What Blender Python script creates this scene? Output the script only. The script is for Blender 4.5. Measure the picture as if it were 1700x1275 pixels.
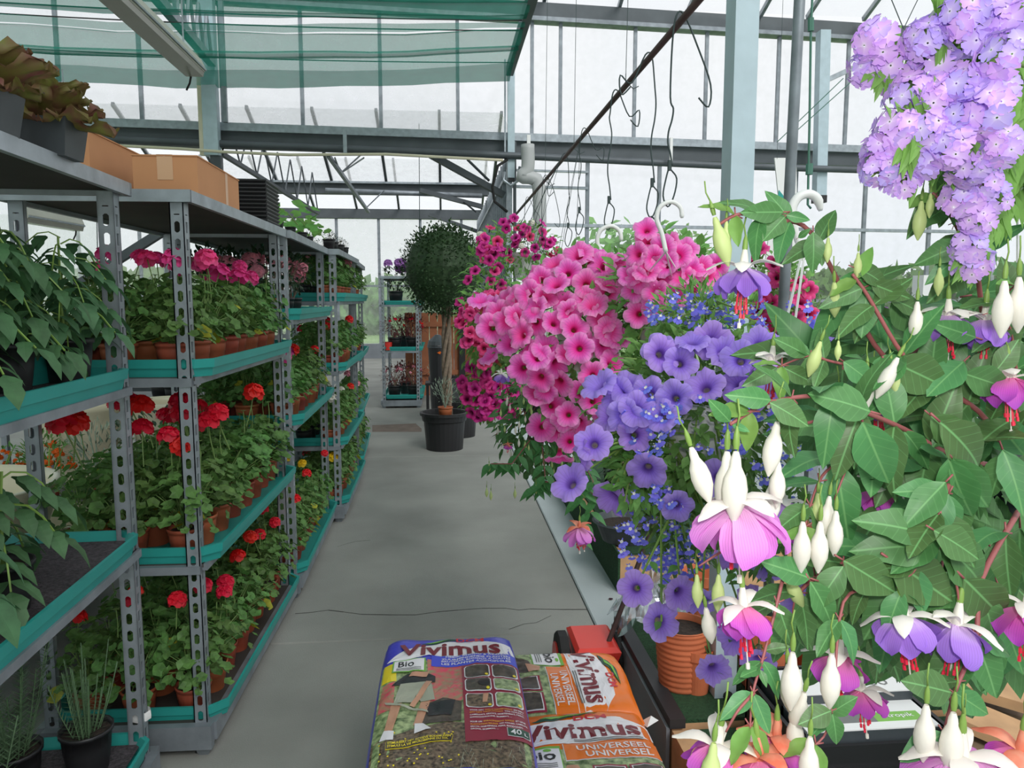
import bpy, math, random
import numpy as np
from mathutils import Vector, Matrix, Euler
from mathutils import noise as mnoise
S = bpy.context.scene
for o in list(bpy.data.objects): bpy.data.objects.remove(o)
C = S.collection
R = random.Random(7)
PI = math.pi

# ---------------- camera, sky, flash, exposure ----------------
F = 1250.0; EYE = 1.58
PITCH = math.atan(138.5/F); YAW = math.atan(115/F)
cam = bpy.data.cameras.new('camera'); co = bpy.data.objects.new('camera', cam); C.objects.link(co)
cam.sensor_width = 36; cam.lens = 36*F/1700; cam.clip_start = 0.05; cam.clip_end = 400
co.location = (0, 0, EYE); co.rotation_euler = (PI/2-PITCH, 0, -YAW)
S.camera = co
W = bpy.data.worlds.new('overcast sky'); S.world = W; W.use_nodes = True
wn = W.node_tree; wn.nodes.clear()
wo = wn.nodes.new('ShaderNodeOutputWorld'); wb = wn.nodes.new('ShaderNodeBackground')
wt = wn.nodes.new('ShaderNodeTexCoord'); wnz = wn.nodes.new('ShaderNodeTexNoise'); wr = wn.nodes.new('ShaderNodeValToRGB')
wnz.inputs['Scale'].default_value = 1.6
wr.color_ramp.elements[0].color = (0.84, 0.89, 0.95, 1); wr.color_ramp.elements[1].color = (0.95, 0.965, 0.98, 1)
wr.color_ramp.elements[0].position = .35; wr.color_ramp.elements[1].position = .65
wn.links.new(wt.outputs['Generated'], wnz.inputs['Vector']); wn.links.new(wnz.outputs['Fac'], wr.inputs[0])
wn.links.new(wr.outputs[0], wb.inputs[0]); wb.inputs[1].default_value = 1.04
wn.links.new(wb.outputs[0], wo.inputs[0])
# the camera's own fill flash
fl = bpy.data.lights.new('camera_flash', 'POINT'); fl.energy = 19; fl.shadow_soft_size = 0.03; fl.color = (1, .97, .94)
fo = bpy.data.objects.new('camera_flash', fl); C.objects.link(fo); fo.location = (0.03, -0.05, EYE+0.10)
S.view_settings.view_transform = 'Standard'; S.view_settings.look = 'None'
S.view_settings.gamma = 1.0; S.view_settings.use_curve_mapping = False
S.view_settings.exposure = 0.0

# high hazy daylight coming in from behind and slightly right, softened by cloud
sn = bpy.data.lights.new('hazy_sun', 'SUN'); sn.energy = 2.4; sn.angle = math.radians(24); sn.color = (1, .985, .96)
so = bpy.data.objects.new('hazy_sun', sn); C.objects.link(so); so.rotation_euler = (math.radians(46), 0, math.radians(20)); so.location = (2, -3, 12)
# ---------------- measuring helpers ----------------
def ray(u, v):
    x = (u-850)/F; y = -(v-637.5)/F
    c, s = math.cos(PITCH), math.sin(PITCH); fw = c+y*s; up = -s+y*c
    cy, sy = math.cos(YAW), math.sin(YAW)
    return Vector((x*cy+fw*sy, -x*sy+fw*cy, up))
def pt(u, v, y):
    r = ray(u, v); t = y/r[1]; return Vector((r[0]*t, y, EYE+r[2]*t))
def gp(u, v, h=0):
    r = ray(u, v); t = (h-EYE)/r[2]; return Vector((r[0]*t, r[1]*t, h))

# ---------------- materials ----------------
def mat(name, col, rough=.6, metal=0., var=0., vs=8., bump=0., bs=60., trans=0., hue=0., spec=.5, col2=None, alpha=None, vein=False):
    m = bpy.data.materials.new(name); m.use_nodes = True; n = m.node_tree; n.nodes.clear()
    out = n.nodes.new('ShaderNodeOutputMaterial'); p = n.nodes.new('ShaderNodeBsdfPrincipled')
    p.inputs['Roughness'].default_value = rough; p.inputs['Metallic'].default_value = metal
    p.inputs['Specular IOR Level'].default_value = spec
    c = (*col, 1); src = None
    if var > 0 or col2:
        t = n.nodes.new('ShaderNodeTexCoord'); z = n.nodes.new('ShaderNodeTexNoise'); z.inputs['Scale'].default_value = vs; z.inputs['Detail'].default_value = 4
        n.links.new(t.outputs['Object'], z.inputs['Vector'])
        r = n.nodes.new('ShaderNodeValToRGB'); r.color_ramp.elements[0].position = .3; r.color_ramp.elements[1].position = .7
        a = col2 if col2 else tuple(max(0, k*(1-var)) for k in col); b = col if col2 else tuple(min(1, k*(1+var)) for k in col)
        r.color_ramp.elements[0].color = (*a, 1); r.color_ramp.elements[1].color = (*b, 1)
        n.links.new(z.outputs['Fac'], r.inputs[0]); src = r.outputs[0]
    if hue > 0:
        oi = n.nodes.new('ShaderNodeObjectInfo'); h = n.nodes.new('ShaderNodeHueSaturation')
        mr = n.nodes.new('ShaderNodeMapRange'); mr.inputs[3].default_value = .5-hue*.12; mr.inputs[4].default_value = .5+hue*.12
        mv = n.nodes.new('ShaderNodeMapRange'); mv.inputs[3].default_value = 1-hue; mv.inputs[4].default_value = 1+hue
        n.links.new(oi.outputs['Random'], mr.inputs[0]); n.links.new(oi.outputs['Random'], mv.inputs[0])
        n.links.new(mr.outputs[0], h.inputs['Hue']); n.links.new(mv.outputs[0], h.inputs['Value'])
        if src: n.links.new(src, h.inputs['Color'])
        else: h.inputs['Color'].default_value = c
        src = h.outputs[0]
    if vein:   # paler midrib and side veins, drawn in the leaf's own coordinates
        t3 = n.nodes.new('ShaderNodeTexCoord'); s3 = n.nodes.new('ShaderNodeSeparateXYZ'); n.links.new(t3.outputs['Object'], s3.inputs[0])
        ab = n.nodes.new('ShaderNodeMath'); ab.operation = 'ABSOLUTE'; n.links.new(s3.outputs[1], ab.inputs[0])
        md = n.nodes.new('ShaderNodeMapRange'); md.inputs[1].default_value = .0004; md.inputs[2].default_value = .0014; md.inputs[3].default_value = 1; md.inputs[4].default_value = 0; n.links.new(ab.outputs[0], md.inputs[0])
        su = n.nodes.new('ShaderNodeMath'); su.operation = 'MULTIPLY_ADD'; su.inputs[1].default_value = -.8; n.links.new(ab.outputs[0], su.inputs[0]); n.links.new(s3.outputs[0], su.inputs[2])
        fr = n.nodes.new('ShaderNodeMath'); fr.operation = 'MULTIPLY'; fr.inputs[1].default_value = 620; n.links.new(su.outputs[0], fr.inputs[0])
        sn_ = n.nodes.new('ShaderNodeMath'); sn_.operation = 'SINE'; n.links.new(fr.outputs[0], sn_.inputs[0])
        ms = n.nodes.new('ShaderNodeMapRange'); ms.inputs[1].default_value = .93; ms.inputs[2].default_value = 1; ms.inputs[3].default_value = 0; ms.inputs[4].default_value = .35; n.links.new(sn_.outputs[0], ms.inputs[0])
        mxx = n.nodes.new('ShaderNodeMath'); mxx.operation = 'MAXIMUM'; n.links.new(md.outputs[0], mxx.inputs[0]); n.links.new(ms.outputs[0], mxx.inputs[1])
        mc = n.nodes.new('ShaderNodeMixRGB'); mc.inputs[2].default_value = (*[min(1, k*1.7+.03) for k in col], 1); n.links.new(mxx.outputs[0], mc.inputs[0]); n.links.new(src, mc.inputs[1]); src = mc.outputs[0]
    if src: n.links.new(src, p.inputs['Base Color'])
    else: p.inputs['Base Color'].default_value = c
    if bump > 0:
        t2 = n.nodes.new('ShaderNodeTexCoord'); z2 = n.nodes.new('ShaderNodeTexNoise'); z2.inputs['Scale'].default_value = bs; z2.inputs['Detail'].default_value = 3
        n.links.new(t2.outputs['Object'], z2.inputs['Vector']); b2 = n.nodes.new('ShaderNodeBump'); b2.inputs['Strength'].default_value = bump; b2.inputs['Distance'].default_value = .01
        n.links.new(z2.outputs['Fac'], b2.inputs['Height']); n.links.new(b2.outputs[0], p.inputs['Normal'])
    sh = p.outputs[0]
    if trans > 0:
        tr = n.nodes.new('ShaderNodeBsdfTranslucent'); mx = n.nodes.new('ShaderNodeMixShader'); mx.inputs[0].default_value = trans
        if src: n.links.new(src, tr.inputs[0])
        else: tr.inputs[0].default_value = c
        n.links.new(sh, mx.inputs[1]); n.links.new(tr.outputs[0], mx.inputs[2]); sh = mx.outputs[0]
    if alpha is not None:
        ta = n.nodes.new('ShaderNodeBsdfTransparent'); mx = n.nodes.new('ShaderNodeMixShader'); mx.inputs[0].default_value = alpha
        n.links.new(ta.outputs[0], mx.inputs[1]); n.links.new(sh, mx.inputs[2]); sh = mx.outputs[0]
    n.links.new(sh, out.inputs[0]); return m

def radial(name, stops, trans=.35, veins=.25, nv=20, hue=.06, rough=.6):
    """petal colour running from throat (0) to rim (1) by UV.y, with fine darker veins by UV.x"""
    m = bpy.data.materials.new(name); m.use_nodes = True; n = m.node_tree; n.nodes.clear()
    out = n.nodes.new('ShaderNodeOutputMaterial'); p = n.nodes.new('ShaderNodeBsdfPrincipled'); p.inputs['Roughness'].default_value = rough
    uv = n.nodes.new('ShaderNodeTexCoord'); sp = n.nodes.new('ShaderNodeSeparateXYZ'); n.links.new(uv.outputs['UV'], sp.inputs[0])
    r = n.nodes.new('ShaderNodeValToRGB')
    while len(r.color_ramp.elements) < len(stops): r.color_ramp.elements.new(.5)
    for e, (a, c) in zip(r.color_ramp.elements, stops): e.position = a; e.color = (*c, 1)
    n.links.new(sp.outputs[1], r.inputs[0])
    mu = n.nodes.new('ShaderNodeMath'); mu.operation = 'MULTIPLY'; mu.inputs[1].default_value = nv*2*PI; n.links.new(sp.outputs[0], mu.inputs[0])
    si = n.nodes.new('ShaderNodeMath'); si.operation = 'SINE'; n.links.new(mu.outputs[0], si.inputs[0])
    mr = n.nodes.new('ShaderNodeMapRange'); mr.inputs[1].default_value = .5; mr.inputs[2].default_value = 1; mr.inputs[3].default_value = 1; mr.inputs[4].default_value = 1-veins
    n.links.new(si.outputs[0], mr.inputs[0])
    h = n.nodes.new('ShaderNodeHueSaturation'); oi = n.nodes.new('ShaderNodeObjectInfo')
    mh = n.nodes.new('ShaderNodeMapRange'); mh.inputs[3].default_value = .5-hue*.2; mh.inputs[4].default_value = .5+hue*.2
    n.links.new(oi.outputs['Random'], mh.inputs[0]); n.links.new(mh.outputs[0], h.inputs['Hue']); n.links.new(mr.outputs[0], h.inputs['Value']); n.links.new(r.outputs[0], h.inputs['Color'])
    tr = n.nodes.new('ShaderNodeBsdfTranslucent'); mx = n.nodes.new('ShaderNodeMixShader'); mx.inputs[0].default_value = trans
    n.links.new(h.outputs[0], p.inputs['Base Color']); n.links.new(h.outputs[0], tr.inputs[0])
    n.links.new(p.outputs[0], mx.inputs[1]); n.links.new(tr.outputs[0], mx.inputs[2]); n.links.new(mx.outputs[0], out.inputs[0]); return m

def glass(name, tint, white, gl=.04, spots=True):
    """thin pane: mostly see-through, a veil of whitewash that scatters"""
    m = bpy.data.materials.new(name); m.use_nodes = True; n = m.node_tree; n.nodes.clear()
    out = n.nodes.new('ShaderNodeOutputMaterial'); t = n.nodes.new('ShaderNodeBsdfTransparent'); t.inputs[0].default_value = (*tint, 1)
    d = n.nodes.new('ShaderNodeBsdfTranslucent'); d.inputs[0].default_value = (.92, .93, .94, 1)
    g = n.nodes.new('ShaderNodeBsdfGlossy'); g.inputs['Roughness'].default_value = .1; g.inputs[0].default_value = (.9, .9, .9, 1)
    a = n.nodes.new('ShaderNodeMixShader'); b = n.nodes.new('ShaderNodeMixShader'); b.inputs[0].default_value = gl
    if spots:
        tc = n.nodes.new('ShaderNodeTexCoord'); z = n.nodes.new('ShaderNodeTexNoise'); z.inputs['Scale'].default_value = 7; z.inputs['Detail'].default_value = 6
        mr = n.nodes.new('ShaderNodeMapRange'); mr.inputs[3].default_value = max(0, white-.15); mr.inputs[4].default_value = min(1, white+.15)
        n.links.new(tc.outputs['Object'], z.inputs['Vector']); n.links.new(z.outputs['Fac'], mr.inputs[0]); n.links.new(mr.outputs[0], a.inputs[0])
    else: a.inputs[0].default_value = white
    n.links.new(t.outputs[0], a.inputs[1]); n.links.new(d.outputs[0], a.inputs[2]); n.links.new(a.outputs[0], b.inputs[1]); n.links.new(g.outputs[0], b.inputs[2])
    n.links.new(b.outputs[0], out.inputs[0]); return m

def srgb(r, g, b):
    f = lambda c: (c/255/12.92) if c/255 <= .04045 else ((c/255+.055)/1.055)**2.4
    return (f(r), f(g), f(b))

MT = dict(
 galv=mat('galvanised steel', srgb(158,166,172), .42, .55, .18, 14, .05, 120),
 galv2=mat('weathered galvanised steel', srgb(135,142,148), .5, .4, .22, 9, .05, 90),
 dsteel=mat('dark gutter steel', srgb(82,88,92), .55, .3, .15, 3),
 post=mat('grey blue steel post', srgb(176,194,202), .5, .1, .08, 9, .03, 60),
 board=mat('brown black shelf board', srgb(62,58,54), .7, 0, .2, 5),
 teal=mat('teal plastic', srgb(40,150,142), .45, 0, .08, 6),
 tealnet=mat('teal shade net', srgb(40,146,124), .9, 0, .1, 4, trans=.35, alpha=.62),
 tealhem=mat('teal doubled shade net', srgb(34,124,106), .9, 0, .1, 4, trans=.35, alpha=.80),
 conc=mat('concrete', srgb(138,139,133), .85, 0, .15, 1.6, .25, 180),
 conc2=mat('pale painted concrete', srgb(172,181,182), .8, 0, .07, 2, .1, 120),
 gap=mat('dark joint', srgb(40,38,35), .95),
 stain=mat('rusty brown stain', srgb(112,98,88), .9, 0, .2, 9),
 pot=mat('terracotta plastic', srgb(165,82,56), .55, 0, .08, 10, hue=.1),
 terra=mat('fired terracotta', srgb(196,108,70), .75, 0, .12, 14, .05, 80),
 black=mat('black plastic', srgb(34,34,36), .45),
 dgrey=mat('dark grey plastic', srgb(62,68,72), .5, 0, .1, 20),
 soil=mat('potting soil', srgb(52,42,36), .95, 0, .5, 60, .8, 90),
 mulch=mat('dark gravel mat', srgb(66,60,64), .9, 0, .6, 90, 1., 130),
 card=mat('cardboard', srgb(196,140,98), .85, 0, .06, 5),
 tape=mat('clear brown tape', srgb(208,165,128), .3),
 cream=mat('cream glazed clay', srgb(212,204,178), .35, 0, .08, 4),
 white=mat('white plastic', srgb(232,232,230), .4),
 lamp=mat('aged lamp housing', srgb(190,188,176), .5, 0, .08, 5),
 lampglass=mat('smoky lamp cover', srgb(160,156,146), .2, 0, .08, 3),
 wood=mat('pale sawn wood', srgb(190,150,110), .8, 0, .15, 12),
 wood2=mat('weathered wood', srgb(120,100,80), .85, 0, .25, 14),
 fence=mat('red brown fence board', srgb(150,92,62), .8, 0, .15, 6),
 turf=mat('dark green turf carpet', srgb(42,78,48), .95, 0, .3, 90, .9, 260),
 blacktrim=mat('black edge trim', srgb(44,45,48), .5),
 fascia=mat('grey fascia board', srgb(126,132,138), .55, .1, .08, 6),
 red=mat('red plastic', srgb(214,58,48), .4),
 rubber=mat('black rubber', srgb(30,30,30), .8),
 rust=mat('brown steel rod', srgb(82,66,64), .6, .3, .2, 30),
 wire=mat('dark green wire', srgb(62,74,74), .5, .5),
 wgreen=mat('green coated wire', srgb(64,112,96), .5),
 gpane=glass('clear greenhouse glass', (.985,.99,1), .08),
 gfrost=glass('whitewashed greenhouse glass', (.98,.985,.99), .30),
 groof=glass('dusty roof glass', (.95,.96,.97), .16),
 leafG=mat('geranium leaf', srgb(92,132,66), .6, 0, .35, 40, trans=.3, hue=.15),
 leafGy=mat('yellowing leaf', srgb(168,170,50), .6, 0, .25, 40, trans=.35),
 stalk=mat('pale green stalk', srgb(120,150,84), .6, trans=.1),
 leafD=mat('dark glossy leaf', srgb(40,66,40), .4, 0, .3, 30, trans=.15),
 leafB=mat('box leaf', srgb(58,84,50), .6, 0, .4, 30, trans=.2),
 leafT=mat('tomato leaf', srgb(72,114,72), .6, 0, .25, 30, trans=.25, hue=.1),
 leafP=mat('petunia leaf', srgb(116,164,84), .6, 0, .25, 30, trans=.35, hue=.1),
 leafF=mat('fuchsia leaf', srgb(80,128,72), .45, 0, .14, 25, trans=.2, hue=.28, vein=True),
 leafFl=mat('young fuchsia leaf', srgb(126,172,84), .5, 0, .15, 25, trans=.35, hue=.1),
 leafR=mat('rosemary needle', srgb(98,128,92), .6, 0, .25, 30, trans=.1),
 leafS=mat('silver lavender leaf', srgb(130,146,128), .7, 0, .15, 30),
 leafL=mat('red lettuce leaf', srgb(134,78,76), .5, 0, .3, 22, trans=.4, col2=srgb(128,132,62)),
 leafC=mat('vine leaf', srgb(108,160,74), .6, 0, .2, 20, trans=.35, hue=.1),
 leafRed=mat('dark red leaf', srgb(96,44,44), .6, 0, .4, 30, trans=.2),
 stemR=mat('red brown stem', srgb(150,84,84), .5),
 stemG=mat('green stem', srgb(120,152,70), .5),
 bark=mat('grey brown bark', srgb(128,112,96), .9, 0, .25, 30, .6, 60),
 fRed=mat('scarlet petal', srgb(232,24,44), .55, 0, .12, 50, trans=.3, hue=.06),
 fPink=mat('bright pink petal', srgb(246,74,150), .55, 0, .15, 50, trans=.3, hue=.08),
 fPale=mat('pale pink petal', srgb(236,160,176), .55, 0, .2, 30, trans=.3),
 fWhite=mat('white petal', srgb(238,236,224), .55, trans=.3),
 fYel=mat('yellow petal', srgb(240,204,30), .55, trans=.3),
 fOra=mat('orange petal', srgb(242,112,24), .55, 0, .2, 40, trans=.3),
 fLil=mat('lilac petal', srgb(190,130,208), .55, 0, .2, 30, trans=.3),
 fLob=mat('blue lobelia petal', srgb(132,134,250), .55, 0, .1, 80, trans=.3, hue=.1),
 fMag=mat('purple red petal', srgb(176,30,110), .55, 0, .25, 30, trans=.3, hue=.15),
 fSep=mat('white fuchsia sepal', srgb(242,238,228), .5, 0, .04, 40, trans=.25),
 fSepO=mat('orange stained sepal', srgb(232,120,92), .5, 0, .2, 60, trans=.25, col2=srgb(240,170,140)),
 fStam=mat('red stamen', srgb(226,40,70), .5),
 budG=mat('pale green bud', srgb(206,222,150), .5, trans=.25),
 grass=mat('outside grass', srgb(120,150,90), .95, 0, .2, .4),
 pipe=mat('grey pvc pipe', srgb(170,172,172), .5),
 cloudW=mat('bag print white', srgb(236,232,236), .35),
 maroon=mat('bag print maroon', srgb(122,24,40), .35),
 bagBlue=mat('bag film blue', srgb(72,72,196), .28, 0, .08, 9, .25, 16),
 bagOra=mat('bag film orange', srgb(238,118,24), .28, 0, .06, 9, .25, 16),
 pRed=mat('print red', srgb(206,30,50), .35), pGreen=mat('print dark green', srgb(16,74,56), .35),
 pLeaf=mat('print leaf green', srgb(120,180,70), .35), pYel=mat('print yellow', srgb(240,216,50), .35), pOraT=mat('print orange text', srgb(240,170,60), .35),
 pBlk=mat('print black', srgb(36,36,40), .35), pSkin=mat('print skin', srgb(202,150,122), .35), pKhaki=mat('print khaki', srgb(166,168,150), .35), pGrey=mat('print grey', srgb(110,112,110), .35),
 pBlue=mat('print blue', srgb(70,84,214), .35), pPanel=mat('print claret', srgb(146,38,62), .35),
 pGarden=mat('print garden green', srgb(190,206,150), .35, 0, 0, 60, col2=srgb(70,96,56)),
 pFlow=mat('print flower photo', srgb(228,74,104), .35, 0, 0, 60, col2=srgb(150,150,110)),
 pSoil=mat('print soil photo', srgb(140,120,98), .35, 0, 0, 110, col2=srgb(44,34,30)),
 pSoil2=mat('print dark soil photo', srgb(96,84,74), .35, 0, 0, 50, col2=srgb(50,44,40)),
)
MT['petPink'] = radial('hot pink petunia petal', [(0, srgb(190,190,90)), (.07, srgb(190,30,90)), (.20, srgb(255,64,172)), (.55, srgb(255,112,210)), (1, srgb(255,168,228))], veins=.14)
MT['petPur'] = radial('lavender petunia petal', [(0, srgb(230,220,160)), (.10, srgb(110,70,170)), (.28, srgb(164,124,236)), (1, srgb(198,166,250))], veins=.12)
MT['petMag'] = radial('magenta petunia petal', [(0, srgb(60,20,40)), (.2, srgb(140,10,90)), (.5, srgb(220,36,150)), (1, srgb(236,70,170))], veins=.12)
MT['petDeep'] = radial('deep pink petunia petal', [(0, srgb(60,20,40)), (.18, srgb(170,20,80)), (.5, srgb(240,56,130)), (1, srgb(252,100,168))], veins=.12)
MT['corP'] = radial('violet corolla', [(0, srgb(236,206,244)), (.4, srgb(186,136,234)), (1, srgb(158,110,222))], nv=12, veins=.15)
MT['corK'] = radial('pink corolla', [(0, srgb(250,200,240)), (.4, srgb(244,160,236)), (1, srgb(226,130,232))], nv=12)
MT['corM'] = radial('magenta corolla', [(0, srgb(246,150,190)), (.5, srgb(220,96,206)), (1, srgb(184,76,204))], nv=12, veins=.15)
MT['verb'] = radial('lilac verbena petal', [(0, srgb(245,235,255)), (.25, srgb(228,200,252)), (1, srgb(204,168,246))], veins=.1, hue=.18)

def cr(pts, k=5):
    P = [Vector(p) for p in pts]; out = []
    for i in range(len(P)-1):
        p0 = P[max(0,i-1)]; p1 = P[i]; p2 = P[i+1]; p3 = P[min(len(P)-1,i+2)]
        for j in range(k):
            t = j/k; out.append(.5*((2*p1)+(p2-p0)*t+(2*p0-5*p1+4*p2-p3)*t*t+(3*p1-p0-3*p2+p3)*t**3))
    return out+[P[-1]]
# ---------------- mesh builder ----------------
class M:
    def __init__(s): s.v = []; s.f = []; s.m = []; s.uv = None
    def add(s, vs, fs, mi=0):
        b = len(s.v); s.v += [tuple(p) for p in vs]; s.f += [tuple(i+b for i in f) for f in fs]; s.m += [mi]*len(fs)
        return b
    def box(s, a, b, mi=0):
        x0, y0, z0 = a; x1, y1, z1 = b
        s.add([(x0,y0,z0),(x1,y0,z0),(x1,y1,z0),(x0,y1,z0),(x0,y0,z1),(x1,y0,z1),(x1,y1,z1),(x0,y1,z1)],
              [(0,3,2,1),(4,5,6,7),(0,1,5,4),(1,2,6,5),(2,3,7,6),(3,0,4,7)], mi); return s
    def bar(s, p, q, w, h=None, mi=0, up=(0,0,1)):
        p = Vector(p); q = Vector(q); d = (q-p).normalized(); h = h or w
        a = d.cross(Vector(up))
        if a.length < 1e-3: a = d.cross(Vector((0,1,0)))
        a.normalize(); b = a.cross(d).normalized(); a *= w/2; b *= h/2
        s.add([p-a-b,p+a-b,p+a+b,p-a+b,q-a-b,q+a-b,q+a+b,q-a+b],[(0,1,2,3),(7,6,5,4),(0,4,5,1),(1,5,6,2),(2,6,7,3),(3,7,4,0)], mi); return s
    def tube(s, pts, r, n=6, mi=0, cap=True):
        pts = [Vector(p) for p in pts]; N = len(pts); rs = r if isinstance(r, (list, tuple)) else [r]*N
        ref = None; vs = []
        for i, p in enumerate(pts):
            d = (pts[min(i+1, N-1)]-pts[max(i-1, 0)])
            d = d.normalized() if d.length > 1e-9 else Vector((0,0,1))
            if ref is None: ref = d.orthogonal().normalized()
            a = (ref-d*ref.dot(d)); a = a.normalized() if a.length > 1e-6 else d.orthogonal().normalized(); ref = a; b = d.cross(a)
            for k in range(n):
                t = 2*PI*k/n; vs.append(p+(a*math.cos(t)+b*math.sin(t))*rs[i])
        fs = [(i*n+k, i*n+(k+1)%n, (i+1)*n+(k+1)%n, (i+1)*n+k) for i in range(N-1) for k in range(n)]
        if cap: fs += [tuple(range(n-1,-1,-1)), tuple((N-1)*n+k for k in range(n))]
        s.add(vs, fs, mi); return s
    def lathe(s, prof, n=20, mi=0, c=(0,0,0), sq=0.):
        vs = []; N = len(prof)
        for r, z in prof:
            for k in range(n):
                t = 2*PI*k/n; vs.append((c[0]+r*math.cos(t), c[1]+r*math.sin(t), c[2]+z))
        fs = [(i*n+k, i*n+(k+1)%n, (i+1)*n+(k+1)%n, (i+1)*n+k) for i in range(N-1) for k in range(n)]
        s.add(vs, fs, mi); return s
    def disc(s, c, r, n=16, mi=0):
        s.add([(c[0]+r*math.cos(2*PI*k/n), c[1]+r*math.sin(2*PI*k/n), c[2]) for k in range(n)], [tuple(range(n))], mi); return s
    def leaf(s, b, d, nrm, L, Wd, bend=.25, fold=.15, n=4, mi=0, shape=(0,.75,1.,.8,.42,0)):
        """pointed leaf: two rows of quads either side of a sunk midrib"""
        b = Vector(b); d = Vector(d).normalized(); nrm = Vector(nrm)
        x = d.cross(nrm)
        x = x.normalized() if x.length > 1e-4 else d.orthogonal().normalized(); up = x.cross(d).normalized()
        vs = []; K = len(shape)
        for i, w in enumerate(shape):
            t = i/(K-1); c = b+d*(L*t*(1-.15*bend*t))-up*(bend*L*t*t)
            hw = Wd*.5*w; e = up*(fold*hw)
            if i == 0 or i == K-1: vs.append(c)
            else: vs += [c-x*hw+e, c, c+x*hw+e]
        fs = [(0,2,1),(0,3,2)]
        for i in range(K-3):
            o = 1+3*i; fs += [(o,o+1,o+4,o+3),(o+1,o+2,o+5,o+4)]
        o = 1+3*(K-3); fs += [(o,o+1,o+3),(o+1,o+2,o+3)]
        s.add(vs, fs, mi); return s
    def lobed(s, c, nrm, r, mi=0, lobes=5, cup=.2, rr=R):
        """round scalloped leaf (geranium)"""
        nrm = Vector(nrm).normalized(); a = nrm.orthogonal().normalized(); b = nrm.cross(a); c = Vector(c)
        ph = rr.random()*6.28; vs = [c-nrm*r*cup]; n = lobes*2
        for k in range(n):
            t = ph+2*PI*k/n; q = r*(1.0 if k % 2 else .86)*(.55 if k == 0 else 1)
            vs.append(c+(a*math.cos(t)+b*math.sin(t))*q+nrm*(r*.12*rr.uniform(-1,1)))
        s.add(vs, [(0, 1+k, 1+(k+1) % n) for k in range(n)], mi); return s
    def floret(s, c, nrm, r, np_=5, mi=0, rr=R, cup=.25, w=1.15):
        nrm = Vector(nrm).normalized(); a = nrm.orthogonal().normalized(); b = nrm.cross(a); c = Vector(c); ph = rr.random()*6.28
        vs = []; fs = []
        for k in range(np_):
            t = ph+2*PI*k/np_; d = a*math.cos(t)+b*math.sin(t); e = nrm.cross(d); h = PI/np_*w*r
            o = len(vs); vs += [c, c+d*r*.55-e*h*.8+nrm*r*cup*.6, c+d*r*1.0-e*h*.45+nrm*r*cup, c+d*r*1.0+e*h*.45+nrm*r*cup, c+d*r*.55+e*h*.8+nrm*r*cup*.6]
            fs += [(o,o+1,o+2,o+3,o+4)]
        s.add(vs, fs, mi); return s
    def mesh(s, name, mats, smooth=False, off=None, uv=None):
        me = bpy.data.meshes.new(name)
        vs = s.v if off is None else [(p[0]-off[0], p[1]-off[1], p[2]-off[2]) for p in s.v]
        me.from_pydata(vs, [], s.f)
        for m in (mats if isinstance(mats, (list, tuple)) else [mats]): me.materials.append(MT[m] if isinstance(m, str) else m)
        if any(s.m): me.polygons.foreach_set('material_index', s.m)
        if smooth: me.polygons.foreach_set('use_smooth', [True]*len(me.polygons))
        if uv is not None:
            l = me.uv_layers.new(name='UVMap'); vi = [0]*len(me.loops); me.loops.foreach_get('vertex_index', vi)
            l.data.foreach_set('uv', [c for i in vi for c in uv[i]])
        me.update(); return me

def wloc(o):
    v = Vector((0,0,0))
    while o: v += o.location; o = o.parent
    return v
def obj(name, me, parent=None, loc=(0,0,0), rot=None, scale=None, kind=None, label=None):
    o = bpy.data.objects.new(name, me); C.objects.link(o); o.location = loc
    if rot is not None: o.rotation_euler = rot
    if scale is not None: o.scale = (scale,)*3 if isinstance(scale, (int, float)) else scale
    if parent: o.parent = parent
    if kind: o['kind'] = kind
    if label: o['label'] = label
    return o
def part(name, m, mats, parent=None, smooth=False, kind=None, label=None, world=False, uv=None):
    """mesh part; world=True when the builder holds world coordinates and the parents are unrotated"""
    off = wloc(parent) if (world and parent) else None
    return obj(name, m.mesh(name, mats, smooth, off, uv), parent, kind=kind, label=label)
def thing(name, label, cat, loc=(0,0,0), rz=0, group=None):
    o = bpy.data.objects.new(name, None); C.objects.link(o); o.empty_display_size = .05
    o.location = loc; o.rotation_euler = (0,0,rz); o['label'] = label; o['category'] = cat
    if group: o['group'] = group
    return o
def tag(o, label, cat, group=None):
    o['label'] = label; o['category'] = cat
    if group: o['group'] = group
    return o
def struct(name, m=None, mats=None, smooth=False, loc=(0,0,0)):
    o = obj(name, m.mesh(name, mats, smooth) if m else None, loc=loc); o['kind'] = 'structure'; return o
def mesh_only(name, m, mats, smooth=False): return m.mesh(name, mats, smooth)
def aim(nrm, roll=0.):
    """rotation taking +Z to nrm"""
    q = Vector((0,0,1)).rotation_difference(Vector(nrm).normalized())
    return (q.to_matrix() @ Matrix.Rotation(roll, 3, 'Z')).to_euler()
ORD = ['first','second','third','fourth','fifth','sixth','seventh','eighth','ninth','tenth','eleventh','twelfth']
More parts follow.
